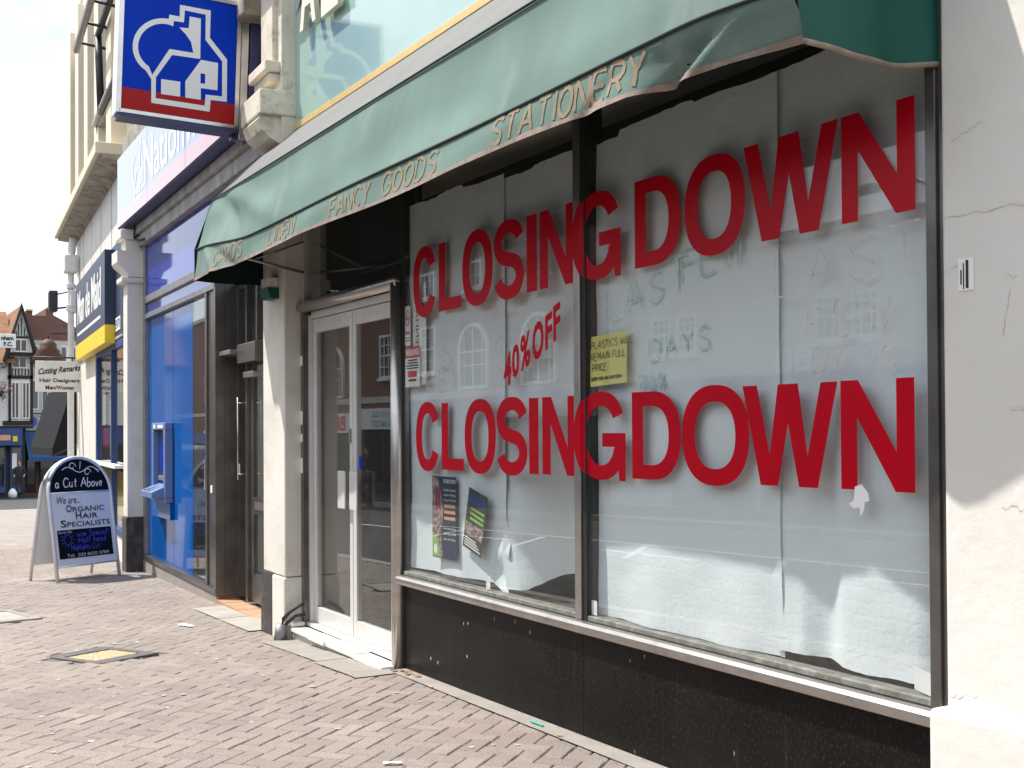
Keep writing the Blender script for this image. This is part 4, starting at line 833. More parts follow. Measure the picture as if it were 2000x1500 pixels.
b = B(); b.tube([(-1.34, .10, 1.0), (-1.34, .10, 1.75)], .006, 8); b.tube([(-1.34, .10, 1.05), (-1.34, .17, 1.05)], .008, 6); b.tube([(-1.34, .10, 1.7), (-1.34, .17, 1.7)], .008, 6); b.build('pull_handle', 'chrome', bank, True)
box('letter_plate', 'steel', bank, -1.10, -.55, .186, .19, .74, .81); box('entry_sticker', 'paper_white', bank, -1.58, -1.52, .162, .169, 1.05, 1.14)
B().box(-2.1, -.15, 2.2, 2.3, -.1, 2.9).box(-2.9, -2.0, .96, 2.3, 2.8, 2.9).box(-1.9, -.1, .3, 2.3, 2.83, 2.9).build('lobby_wall', 'room', bank); box('lobby_floor', 'room_floor', bank, -1.98, .28, .0, 2.3, -.2, -.13)
for k in range(6): box('threshold_tile', 'tile_orange', bank, -1.63+.24*k, -1.395+.24*k, -.02, .168, -.16, -.118-.002*(k % 2))
# left pilaster with moulded capital
b = B(); b.box(-5.50, -5.235, -.20, .3, .42, 3.30, bev=.01); b.build('pilaster', 'white_paint', bank)
box('pilaster_plinth', 'plinth_black', bank, -5.515, -5.232, -.215, .3, -.5, .418, bev=.01)
b = B(); b.box(-5.56, -5.2, -.27, .3, 3.22, 3.29, bev=.015); b.prism([(.3, 3.29), (-.19, 3.29), (-.22, 3.36), (-.30, 3.42), (-.32, 3.46), (-.32, 3.60), (.3, 3.60)], 'x', -5.58, -5.19); b.box(-5.53, -5.24, -.22, .3, 3.60, 3.74, bev=.01); b.box(-5.57, -5.20, -.28, .3, 3.74, 3.86, bev=.015); b.build('pilaster_capital', 'white_paint', bank)
b = B(); b.tube([(-5.22, -.03, 3.85), (-5.16, -.13, 3.74), (-5.0, -.10, 3.70), (-4.8, -.08, 3.69)], .012, 6); b.tube([(-5.17, -.12, 3.95), (-5.16, -.13, 3.74)], .010, 6); b.build('cable', 'iron', bank, True)
box('upper_wall', 'cream_wall', bank, -5.5, .1, .12, .5, 3.9, 10.5); b = B(); b.box(-5.55, .0, -.20, .3, 4.80, 5.02, bev=.02); b.box(-5.55, 0., -.12, .3, 5.02, 5.2, bev=.02); b.build('cornice', 'mossy', bank)
for u in (-4.6, -3.2, -1.8): w = box('upper_window', 'frame_white', bank, u-.55, u+.55, .09, .13, 5.9, 8.2); box('pane', 'glass_far', w, u-.48, u+.48, .082, .089, 5.98, 8.12)
box('roof_slab', 'lintel', bank, -5.5, .1, .12, 8, 10.5, 10.7); box('side_return', 'cream_wall', bank, -5.5, -5.3, .5, 8, -.5, 10.5)
# fascia sign
fa = empty('bank_fascia_sign', 'long blue and red fascia sign with white Nationwide lettering', 'sign', BO, BA)
box('navy_box', 'navy_metal', fa, -5.57, -.40, -.246, .1, 3.905, 4.76); box('red_field', 'fred', fa, -5.56, -.41, -.256, -.247, 3.915, 4.075); box('blue_field', 'fblue', fa, -5.56, -.41, -.2555, -.247, 4.0755, 4.75)
for u in (-3.7, -1.85): box('panel_joint', 'navy_metal', fa, u-.002, u+.002, -.2568, -.2562, 3.916, 4.749)
link_mesh('lettering', place(fit(text_mesh('lettering', 'Nationwide', .6, .001, .006), -3.85, -.45, 4.12, 4.60), 0, -.2575, 0), 'fwhite', fa)

# logo outlines measured on the sign face, as fractions (0..1, 0..1) of the face
def LG(pts): return [((x-515)/1012., 1-((y-(-45+(x-515)*.134))/((960+(x-515)*.094)-(-45+(x-515)*.134)))) for x, y in pts]
def arc(cx_, cy_, rx, ry, a0, a1, n=18): return [(cx_+rx*math.cos(R(a0+(a1-a0)*i/n)), cy_-ry*math.sin(R(a0+(a1-a0)*i/n))) for i in range(n+1)]
outer = [(1000, 105), (1280, 140), (1280, 360), (1445, 530), (1455, 870), (1305, 860), (1300, 955), (775, 905), (768, 715)] + arc(858, 452, 262, 232, 238, 80) + [(908, 188), (1000, 200)]
hole = [(1045, 148), (1235, 175), (1240, 378), (1400, 545), (1410, 828), (1258, 818), (1253, 908), (812, 866), (808, 700), (945, 512), (1198, 534), (1192, 208), (1090, 195), (1085, 290), (1000, 288), (1060, 340), (1110, 400), (1135, 488), (920, 465), (775, 680)] + arc(858, 454, 215, 190, 238, 66) + [(950, 238), (1040, 245)]
house = [(1205, 541), (1362, 560), (1365, 780), (1212, 768), (1215, 862), (1075, 850), (1070, 720)]
hwin = [(1205, 650), (1248, 652), (1250, 732), (1207, 730)]
pane_ = [(855, 710), (1025, 725), (1028, 845), (858, 830)]
LOGO = [LG(q) for q in (outer, hole, house, hwin, pane_)]
def logo_mesh(w, h, x0, z0): return loops_mesh('logo', [[(x0+a*w, z0+c*h) for a, c in q] for q in LOGO], .001)
link_mesh('logo', place(logo_mesh(.80, .80, -4.62, 3.97), 0, -.2575, 0), 'fwhite', fa)
# projecting box sign
pj = empty('projecting_bank_sign', 'square blue and red projecting box sign with a white house and globe emblem', 'sign', (-2.885, -.02, 3.93), 0)
pj.rotation_euler = (R(-2.0), 0, R(-2.0))
W_, H_ = .95, .985
B().box(-.103, .103, -1.10, -.165, -.028, 0).box(-.103, .103, -1.10, -.165, H_, H_+.03).box(-.103, .103, -1.125, -1.087, -.03, H_+.03).box(-.103, .103, -.198, -.165, -.03, H_+.03).build('frame', 'chrome', pj)
box('under_tray', 'navy_metal', pj, -.098, .098, -1.10, -.17, -.06, -.029)
for sgn in (1, -1):
    q = Matrix.Rotation(R(90*sgn), 4, 'Z')
    def put(nm, me, m_, d):
        me.transform(q if sgn > 0 else q @ Matrix.Diagonal((-1, 1, 1, 1))); me.transform(Matrix.Translation((sgn*d, -.61, 0))); return link_mesh(nm, me, m_, pj)
    put('blue_face', B().box(-.475, .41, 0, .05, .17, H_-.002).mesh('blue_face'), 'blue_sign', .095)
    put('red_face', B().box(-.475, .41, 0, .05, .001, .1695).mesh('red_face'), 'red_sign', .095)
    put('emblem', place(logo_mesh(.885, H_, -.475, 0), 0, -.001, 0), 'logo_white', .0955)
b = B(); b.box(-.06, .06, -.150, -.085, -.10, H_+.2, bev=.005); b.build('post', 'chrome', pj)
b = B(); b.box(-.09, .09, -.080, .0, -.12, H_+.25, bev=.005); b.box(-.05, .05, -.2, .0, -.10, -.065); b.build('wall_bracket', 'navy_metal', pj)
# cash machine
cm = empty('cash_machine', 'blue-grey cash machine set into the blue bank window', 'cash machine', BO, BA)
b = B(); b.box(-4.45, -3.72, -.07, .02, .66, .72, bev=.01); b.box(-4.45, -4.36, -.07, .02, .72, 1.46, bev=.01); b.box(-3.81, -3.72, -.07, .02, .72, 1.46, bev=.01); b.box(-4.45, -3.72, -.07, .02, 1.46, 1.54, bev=.01); b.build('surround', 'atm', cm)
box('recess', 'atm_dark', cm, -4.36, -3.81, -.01, .021, .72, 1.46); b = B(); b.prism([(-.01, .72), (-.20, .72), (-.20, .78), (-.01, .86)], 'x', -4.40, -3.77); b.build('keypad_shelf', 'atm', cm)
b = B()
for r_ in range(4):
    for c_ in range(4): b.box(-4.30+.085*c_, -4.24+.085*c_, -.185+.035*r_, -.160+.035*r_, .785+.012*r_, .800+.012*r_)
tag(b.build('keypad', 'steel_grey', cm), kind='stuff')
box('card_slot', 'black', cm, -3.93, -3.84, -.016, -.0101, 1.12, 1.15); box('cash_slot', 'steel_grey', cm, -4.28, -3.92, -.03, -.0101, .90, .95, bev=.004); box('machine_sticker', 'paper_white', cm, -4.32, -4.22, -.074, -.0705, 1.475, 1.52); box('header_print', 'white_print', cm, -4.1, -3.82, -.073, -.0705, 1.48, 1.515)
box('screen', 'blue_panel', cm, -4.27, -3.95, -.018, -.0101, 1.02, 1.32); box('lower_panel', 'blue_film', cm, -4.47, -3.70, -.02, .021, .48, .655)

# ================================================================== CLEANING SHOP (third facade)
cl = empty('cleaning_shop', 'white corner shop with cream upper columns beyond the bank', 'shop', CO, CA)
G3 = -.36
box('corner_wall', 'white_paint', cl, -7.0, -3.42, 0, .3, G3-.3, 2.72, bev=.01); box('stall_wall', 'white_paint2', cl, -3.42, .02, 0, .3, G3-.3, .05)
b = B(); b.box(-3.42, -3.28, -.02, .08, .05, 2.68); b.box(-3.28, .02, -.02, .08, .05, .13); b.box(-3.28, .02, -.02, .08, 2.58, 2.68); b.box(-1.35, -1.28, -.02, .08, .13, 2.58); b.build('window_frame', 'blue_fascia', cl)
for x0, x1 in ((-3.28, -1.35), (-1.28, .02)): box('window_pane', 'glass', cl, x0, x1, .02, .026, .131, 2.579)
B().box(-3.4, .2, 2.5, 2.6, -.3, 2.8).box(-3.4, .2, .31, 2.5, 2.73, 2.8).box(-3.5, -3.4, .31, 2.5, -.3, 2.8).build('room_wall', 'room', cl); box('room_floor', 'room_floor', cl, -3.4, .2, .3, 2.5, -.36, -.30)
for x0, z0, x1, z1, m_ in ((-2.9, 1.2, -2.2, 1.5, 'red_print'), (-2.95, .35, -1.5, .95, 'yellow_sign'), (-2.0, 1.1, -1.5, 1.9, 'paper_white'), (-2.9, 1.55, -2.2, 2.0, 'paper_white'), (-1.1, .3, -.2, .9, 'yellow_sign')): box('window_poster', m_, cl, x0, x1, .04, .043, z0, z1)
box('white_plinth', 'white_line', cl, -3.3, .0, -.12, .0, .96, 1.0)
box('fascia_panel', 'navy_sign', cl, -5.6, .05, -.02, .1, 2.73, 4.0); box('wall_panel', 'white_paint2', cl, -7.0, .05, .0, .3, 4.0, 4.92); box('head_beam', 'lintel', cl, -7.0, .05, -.03, .3, 2.69, 2.725)
for u in (-5.6, -4.2, -2.8, -1.4): box('panel_joint', 'lintel', cl, u, u+.02, -.004, .01, 4.0, 4.92)
b = B(); b.prism([(.3, 4.92), (-.02, 4.92), (-.06, 4.97), (-.30, 5.0), (-.30, 5.04), (.3, 5.04)], 'x', -7.35, .05); b.build('cornice_soffit', 'mossy', cl)
b = B(); b.box(-7.4, .05, -.36, .3, 5.041, 5.20, bev=.015); b.build('cornice', 'cream_wall', cl)
for u in (-6.9, -5.3, -3.7, -2.1, -.5):
    b = B(); b.box(u-.28, u+.28, -.14, .2, 5.2, 8.7, bev=.015); b.build('column', 'cream_wall', cl)
for u in (-6.1, -4.5, -2.9, -1.3):
    w = box('upper_window', 'frame_white', cl, u-.5, u+.5, .0, .06, 5.45, 8.2); box('pane', 'glass_far', w, u-.43, u+.43, -.008, -.001, 5.5, 8.1); box('panel_below', 'cream_wall', cl, u-.52, u+.52, -.02, .06, 5.2, 5.448)
box('upper_wall', 'cream_wall', cl, -7.1, .05, .06, .5, 5.2, 9.2); box('end_wall', 'cream_wall', cl, -7.05, -6.8, .5, 9, G3-.3, 9.2); box('roof_slab', 'lintel', cl, -7.1, .05, .06, 9, 9.2, 9.4)
b = B(); b.box(-2.1, -.2, -.20, -.13, 5.90, 5.96); b.box(-2.1, -.2, -.14, -.02, 5.84, 5.90); b.build('open_sash', 'steel_grey', cl)
# drainpipe
dp = tag(B().tube([(-6.55, -.14, G3), (-6.55, -.14, 2.7), (-6.5, -.14, 3.0), (-6.5, -.14, 4.3)], .055, 10).box(-6.66, -6.34, -.26, -.03, 4.3, 4.62, bev=.03).tube([(-6.5, -.14, 4.62), (-6.5, -.10, 4.92)], .07, 10).tube([(-6.5, -.14, 3.62), (-6.5, -.14, 3.72)], .085, 10).tube([(-6.5, -.14, 4.02), (-6.5, -.14, 4.1)], .085, 10).build('drainpipe', 'pipe_white', None, False, F_CLN), 'white rainwater pipe with hopper on the far corner of the cleaning shop', 'pipe')
# black steel rail frame high on the front
rf = empty('steel_rail_frame', 'black steel ladder frame jutting out high above the cleaning shop', 'railing', CO, CA)
b = B(); b.tube([(-2.0, -.42, 6.97), (3.2, -.42, 6.97)], .05, 8); b.build('outer_rail', 'steel_grey', rf, True)
b = B(); b.tube([(-1.2, -.2, 6.97), (3.2, -.2, 6.97)], .045, 8); b.tube([(-1.2, -.2, 6.97), (-1.2, -.16, 5.9)], .05, 8); b.build('inner_rail', 'iron', rf, True)
for u in (-1.6, -.7, .2, 1.1, 2.0): b = B(); b.tube([(u, -.42, 6.97), (u, .12, 6.9)], .022, 6); b.build('cross_bar', 'iron', rf, True)
b = B(); b.tube([(-1.2, -.16, 5.9), (3.0, -.16, 5.9)], .05, 8); b.build('lower_rail', 'iron', rf, True)
# sign box
sb = empty('cleaners_sign_box', 'navy box sign with yellow base reading Man de Maid', 'sign', CO, CA)
box('navy_board', 'navy_sign', sb, -5.30, -.81, -.155, -.021, 2.905, 3.93); box('yellow_base', 'yellow_sign', sb, -5.30, -.81, -.156, -.021, 2.66, 2.903)
link_mesh('lettering', place(fit(text_mesh('lettering', 'Man de Maid', .5, .002, .012), -4.95, -1.30, 3.22, 3.76), 0, -.1572, 0), 'white_print', sb); box('underline', 'white_print', sb, -4.95, -1.35, -.158, -.1562, 3.04, 3.085)
nb = box('entrance_notice', 'white_print', cl, -.72, -.2, -.026, -.0205, 2.80, 2.98)
link_mesh('notice_lettering', place(fit(text_mesh('notice_lettering', 'ENTR', .1, .001), -.7, -.22, 2.83, 2.95), 0, -.0275, 0), 'navy_sign', nb)
# floodlight
fl = empty('floodlight', 'black floodlight on an arm at the far corner of the cleaning shop', 'floodlight', CO, CA)
b = B(); b.tube([(-6.6, -.15, 3.70), (-6.75, -.36, 3.68)], .018, 6); b.tube([(-6.6, -.15, 3.98), (-6.75, -.34, 3.94)], .014, 6); b.build('arm', 'iron', fl, True)
b = B(); b.box(-6.95, -6.60, -.50, -.35, 3.62, 3.99, bev=.02); b.build('lamp_head', 'iron', fl); b = B(); b.box(-6.62, -6.40, -.16, -.03, 3.58, 4.0, bev=.03); b.build('junction_box', 'pipe_white', fl)
# hanging sign and lantern
hs = empty('hanging_sign', 'white hanging sign reading Cutting Remarks Hair Designers Men/Women', 'sign', (-15.5, 0, 0), 0)
b = B(); b.box(-.012, .012, .0, .80, 2.15, 2.70, bev=.01); b.build('board', 'tudor_white', hs)
def sgn_text(t_, y0, y1, z0, z1, sh=0., bold=.0):
    me = fit(text_mesh('lettering', t_, .1, .001, bold, sh), y0, y1, z0, z1); me.transform(Matrix.Rotation(R(90), 4, 'Z')); me.transform(Matrix.Translation((.0135, 0, 0))); return link_mesh('lettering', me, 'ink', hs)
o = sgn_text('Cutting Remarks', .05, .76, 2.46, 2.60, .35, .003)
for v in o.data.vertices: v.co.z += .12*(v.co.y-.4)
sgn_text('Hair Designers', .07, .74, 2.30, 2.39, 0, .003); sgn_text('Men/Women', .17, .65, 2.19, 2.265, 0, .003)
b = B(); b.tube([(0, -.05, 2.76), (0, 1.0, 2.76)], .016, 6); b.tube([(0, .17, 2.69), (0, .17, 2.77)], .012, 6); b.tube([(0, .62, 2.69), (0, .62, 2.77)], .012, 6); b.tube([(0, .85, 2.76), (0, 1.0, 3.15)], .016, 6); b.build('bracket', 'iron', hs, True)
ln_ = empty('tiered_lantern', 'brown tiered copper lantern hanging behind the white hanging sign', 'lantern', (-16.6, .38, 2.74), 0)
b = B(); b.lathe([(.30, 0), (.29, .03), (.30, .04), (.24, .10), (.25, .12), (.20, .18), (.21, .20), (.155, .26), (.15, .32), (.11, .38), (.05, .42), (.01, .43)], n=24); b.build('tiered_cap', 'copper', ln_, True)
b = B(); b.tube([(0, 0, .43), (0, 0, .53), (.05, .7, .55)], .015, 6); b.build('arm', 'iron', ln_, True); b = B(); b.lathe([(.24, -.12), (.27, -.02), (.28, -.001)], n=20); b.build('shade_ring', 'iron', ln_, True)
da = empty('charcoal_awning', 'charcoal shop awning seen edge-on beyond the white corner shop', 'awning', (-18, 0, 0), 0)
b = B(); b.prism([(1.02, 2.30), (.66, 1.12), (.66, .96), (1.12, .98), (1.12, 2.30)], 'x', -3.0, 0); b.build('canopy', 'dark_awning', da); b = B(); b.tube([(.0, .68, .97), (0, 1.15, 1.2)], .02, 6); b.build('arm', 'iron', da)

# ================================================================== A-BOARD
ab = empty('pavement_a_board', 'white arched A-board advertising organic hair specialists on the pavement', 'a-board', (-7.30, -.55, gz(-7.3)), R(118.7))
AW, AH, LEAN = .42, 1.37, .22
def ab_pt(x, z, off=0.): return (x, LEAN*z/AH - off, z)
def arch(wd, zb, zs, zt, n=20): return [(-wd, zb), (-wd, zs)] + [(wd*math.cos(math.pi-math.pi*i/n), zs+(zt-zs)*math.sin(math.pi*i/n)) for i in range(1, n)] + [(wd, zs), (wd, zb)]
outl = arch(AW, 0, .98, AH)
b = B(); b.tube([ab_pt(*q) for q in outl], .020, 8); b.tube([ab_pt(-AW, .98), ab_pt(AW, .98)], .012, 6); b.tube([ab_pt(-AW, .17), ab_pt(AW, .17)], .012, 6); b.build('front_frame', 'aboard_white', ab, True)
b = B(); b.tube([(x*.98, LEAN*2+.02-(LEAN+.02)*(z/AH)+.02, z) for x, z in outl], .018, 8); b.build('rear_frame', 'aboard_white', ab, True)
bp_ = [(x*.95, z) for x, z in arch(AW, .17, .98, AH)]
B().face([(x, LEAN*2+.02-(LEAN+.02)*(z/AH)+.02, z) for x, z in bp_]).build('rear_panel', 'paper_white', ab)
def ab_face(nm, pts, m_, off): return B().face([ab_pt(x, z, off) for x, z in pts]).build(nm, m_, ab)
ab_face('poster', [(-AW+.02, .18), (AW-.02, .18), (AW-.02, .97), (-AW+.02, .97)], 'aboard_face', .004)
ab_face('header', [(x*.95, z-.015 if z > 1 else z) for x, z in arch(AW, .99, 1.0, AH)], 'aboard_dark', .004)
ab_face('chalk_panel', [(-AW+.055, .255), (AW-.055, .255), (AW-.055, .57), (-AW+.055, .57)], 'aboard_dark', .008)
def ab_text(t_, x0, x1, z0, z1, m_, bold=0., sh=0., off=.012):
    me = fit(text_mesh('lettering', t_, .1, .0006, bold, sh), x0, x1, z0, z1)
    for v in me.vertices: v.co = Vector(ab_pt(v.co.x, v.co.z, off))
    link_mesh('lettering', me, m_, ab)
def ab_hand(t_, x, z, h, m_, w, sh=.1, k=1., off=.0125):
    ln, _ = strokes(t_, h, .22, .04, sh, k); link_mesh('handwriting', ribbon_mesh('handwriting', [[(x+a, z+c) for a, c in q] for q in ln], w, lambda X, Z: ab_pt(X, Z, off), seg=.01), m_, ab)
ab_text('We are...', -.33, -.02, .86, .94, 'ink_navy', 0, .3)
for t_, x0, x1, z0 in (('ORGANIC', -.22, .30, .765), ('HAIR', -.10, .20, .685), ('SPECIALISTS', -.31, .36, .60)): ab_text(t_[0], x0, x0+.075, z0, z0+.078, 'ink_navy', .0012); ab_text(t_[1:], x0+.085, x1, z0, z0+.056, 'ink_navy', .0008)
ab_hand('a Cut Above', -.33, 1.04, .10, 'white_print', .011, .15, .78, .0085)
ab_text('Tel:  020 8650 0789', -.27, .30, .268, .305, 'white_print', .001); ab_text('Special Offer', -.35, -.17, .525, .56, 'white_print', 0, .2)
ab_hand('June Special!', -.12, .49, .062, 'chalk_blue', .009, .1, .95); ab_hand('Half head', -.10, .415, .062, 'chalk_blue', .009, .1, 1.0); ab_hand('Highlights Cut', -.20, .345, .055, 'chalk_blue', .008, .1, .8)
link_mesh('sun_doodle', ribbon_mesh('sun_doodle', [[(-.24+.05*math.cos(t), .46+.05*math.sin(t)) for t in [i*.5 for i in range(14)]]] + [[(-.24+.06*math.cos(t), .46+.06*math.sin(t)), (-.24+.09*math.cos(t), .46+.09*math.sin(t))] for t in [i*.52 for i in range(12)]], .007, lambda X, Z: ab_pt(X, Z, .0125)), 'chalk_blue', ab)
vine = [[(-.22+.5*i/20, 1.235+.03*math.sin(i*.5)) for i in range(21)], [(-.08+.05*math.cos(t)*(1-t/9), 1.27+.05*math.sin(t)*(1-t/9)) for t in [i*.4 for i in range(16)]], [(.12+.05*math.cos(t)*(1-t/9), 1.20+.05*math.sin(t)*(1-t/9)) for t in [i*.4 for i in range(16)]], [(.02, 1.24), (.04, 1.33)], [(.22, 1.25), (.28, 1.20)]]
link_mesh('vine_motif', ribbon_mesh('vine_motif', vine, .009, lambda X, Z: ab_pt(X, Z, .0085)), 'white_print', ab)

# ================================================================== FAR END OF THE STREET (facing +x)
XF = -52.
tu = empty('half_timbered_house', 'black and white half-timbered house with a mossy tiled roof', 'house', (XF, 0, 0), 0)
gf = gz(XF)-.2
box('wall', 'tudor_white', tu, -7, 0, -8, 4.85, 1.6, 4.9); box('shop_wall', 'tar_brick', tu, -7, -.3, -8, 4.6, gf, 1.6)
b = B(); b.prism([(3.82, 4.9), (4.9, 4.9), (4.34, 7.15)], 'x', -6.0, .35); b.build('gable_wall', 'tudor_white', tu)
b = B(); b.face([(.5, -8.3, 4.6), (.5, 4.1, 4.6), (-3, 4.1, 7.25), (-3, -8.3, 7.25)]); b.face([(-6.5, -8.3, 4.6), (-6.5, 4.1, 4.6), (-3, 4.1, 7.26), (-3, -8.3, 7.26)]); b.face([(.6, 3.62, 4.72), (.6, 4.34, 7.28), (-6, 4.34, 7.28), (-6, 3.62, 4.72)]); b.face([(.6, 5.06, 4.72), (.6, 4.34, 7.281), (-6, 4.34, 7.281), (-6, 5.06, 4.72)]); b.build('roof', 'roof_tile', tu)
b = B(); b.prism([(4.34, 7.36), (4.34, 7.12), (5.02, 4.62), (5.14, 4.72)], 'x', .3, .66); b.prism([(4.34, 7.36), (4.34, 7.12), (3.66, 4.62), (3.54, 4.72)], 'x', .3, .66); b.build('bargeboard', 'tar_brick', tu)
tim = [(3.8, 4.9, 4.92, 5.1), (3.8, 4.9, 3.9, 4.05), (3.6, 4.9, 1.75, 1.95), (-8, 4.9, 1.6, 1.72), (3.84, 3.95, 1.9, 4.9), (4.78, 4.9, 1.9, 4.9), (4.05, 4.65, 5.75, 5.84)]
for y in (3.98, 4.12, 4.26, 4.40, 4.54, 4.68): tim.append((y, y+.045, 4.05, 4.35))
for y in (4.12, 4.22, 4.34, 4.46, 4.56): tim.append((y, y+.035, 5.84, 6.75 - abs(y+.02-4.34)*3.4))
for y in (-.5, .7, 1.9, 3.1): tim.append((y, y+.12, 1.75, 4.8))
for y0, y1, z0, z1 in tim: box('timber', 'tar_brick', tu, .0, .40 if z0 > 4.9 else .06, y0, y1, z0, z1)
for y0, y1, z0, z1, k in ((3.98, 4.62, 4.38, 4.92, 2), (3.95, 4.30, 2.05, 3.75, 2), (4.42, 4.75, 2.05, 3.75, 2), (1.9, 3.3, 2.1, 3.7, 4), (4.05, 4.6, 5.12, 5.72, 2)):
    xo = .40 if z1 > 4.95 else .1
    w = box('window', 'frame_white', tu, .0, xo, y0, y1, z0, z1)
    for i in range(k): box('pane', 'glass_far', w, xo, xo+.01, y0+.05+(y1-y0-.05)/k*i, y0+(y1-y0-.05)/k*(i+1), z0+.06, z1-.06)
box('fascia', 'blue_fascia', tu, -.3, .25, -6, 4.42, .82, 1.6); box('fascia_emblem', 'yellow_sign', tu, .25, .27, 4.0, 4.2, 1.0, 1.25); box('fascia_logo', 'orange_print', tu, .25, .27, 3.45, 3.9, 1.05, 1.3)
for y0, y1 in ((1.6, 2.9), (3.0, 3.75), (3.95, 4.45)): w = box('shop_window', 'blue_fascia', tu, -.3, -.2, y0, y1, gf+.3, .8); box('pane', 'glass_far', w, -.2, -.19, y0+.07, y1-.07, gf+.6, .7)
box('notice', 'paper_white', tu, -.18, -.17, 4.02, 4.22, -.25, .45)
fc = empty('club_sign', 'white projecting club sign ending in ham F.C. at the left edge', 'sign', (XF+1.3, 0, 0), 0)
b = B(); b.box(-.06, .06, 2.2, 4.0, 5.22, 5.86, bev=.02); b.build('board', 'frame_white', fc)
for t_, y0, y1, z0 in (('nham', 3.38, 3.90, 5.57), ('F.C.', 3.48, 3.86, 5.30)):
    me = fit(text_mesh('lettering', t_, .2, .004, .01), y0, y1, z0, z0+.2); me.transform(Matrix.Rotation(R(90), 4, 'Z')); me.transform(Matrix.Translation((.064, 0, 0))); link_mesh('lettering', me, 'ink', fc)
b = B(); b.tube([(0, 3.6, 5.22), (0, 3.6, 4.4), (-1.3, 3.6, 4.4)], .04, 6); b.build('bracket', 'iron', fc)
hb = empty('hanging_basket', 'hanging basket of pink flowers on the half-timbered house', 'basket', (XF+1.0, 3.30, 3.3), 0)
b = B(); b.lathe([(.05, -.3), (.2, -.22), (.28, 0)], n=12); b.build('basket', 'iron', hb, True); b = B(); b.tube([(0, 0, 0), (0, 0, .7), (-1, 0, .75)], .02, 6); b.build('hanger', 'iron', hb)
for nm, m_, nn, r_ in (('foliage', 'leaf', 260, .055), ('flowers', 'petal', 220, .05)):
    b = B(); rr_ = random.Random(nn)
    for i in range(nn):
        p_ = Vector((rr_.gauss(0, .2), rr_.gauss(0, .22), rr_.gauss(.05, .22) - (.25 if rr_.random() < .2 else 0))); d1 = Vector((rr_.uniform(-1, 1), rr_.uniform(-1, 1), rr_.uniform(-1, 1))).normalized()*r_; d2 = d1.cross(Vector((rr_.uniform(-1, 1), rr_.uniform(-1, 1), 1))).normalized()*r_
        b.face([p_-d1, p_-d2*.6, p_+d1, p_+d2*.6])
    b.build(nm, m_, hb)
bb = empty('brick_corner_building', 'dark brick building with stone window bay, stepped parapet and blue awning', 'building', (XF-2, 0, 0), 0)
b = B(); b.prism([(4.6, gf), (4.6, 6.9), (4.85, 7.0), (4.85, 7.25), (5.15, 7.25), (5.15, 7.05), (5.75, 7.05), (5.75, 7.42), (6.1, 7.35), (6.1, 7.1), (7.2, 6.5), (10, 5.6), (10, gf)], 'x', -8, 0); b.build('wall', 'far_brick', bb)
b = B(); b.box(0, .1, 4.84, 5.16, 7.25, 7.33); b.box(0, .1, 5.74, 6.12, 7.38, 7.46); b.build('coping', 'yellow_line', bb)
box('stone_bay', 'stone_far', bb, 0, .12, 5.0, 8.2, 2.35, 5.85); box('stone_band', 'stone_far', bb, .12, .22, 4.95, 8.3, 4.25, 4.45)
for y0 in (5.12, 5.55, 5.98, 6.41, 6.84, 7.3):
    for z0, z1 in ((2.5, 3.95), (4.6, 5.6)): w = box('window', 'frame_white', bb, .121, .16, y0, y0+.28, z0, z1); box('pane', 'glass_far', w, .161, .17, y0+.04, y0+.24, z0+.06, z1-.06)
box('fascia', 'steel_grey', bb, 0, .25, 4.7, 8.5, 1.5, 2.3); link_mesh('emblem', B().tube([(.25, 5.05, 1.92), (.29, 5.05, 1.92)], .27, 20).mesh('emblem'), 'blue_panel', bb)
me = fit(text_mesh('lettering', 'ZACHLOSS', .3, .004, .01), 5.38, 6.25, 1.7, 2.1); me.transform(Matrix.Rotation(R(90), 4, 'Z')); me.transform(Matrix.Translation((.256, 0, 0))); link_mesh('lettering', me, 'frame_white', bb)
b = B(); b.face([(.25, 4.75, 1.45), (.25, 7.6, 1.45), (1.7, 7.6, .25), (1.7, 4.75, .25)]); b.face([(1.7, 4.75, .25), (1.7, 7.6, .25), (1.7, 7.6, .05), (1.7, 4.75, .05)]); b.build('blue_awning', 'blue_awning', bb)
for y0, y1 in ((4.85, 5.3), (5.45, 6.2), (6.3, 7.2)): w = box('shop_window', 'tar_brick', bb, 0, .04, y0, y1, gf+.2, 1.4); box('pane', 'glass_far', w, .041, .05, y0+.06, y1-.06, gf+.6, 1.3)

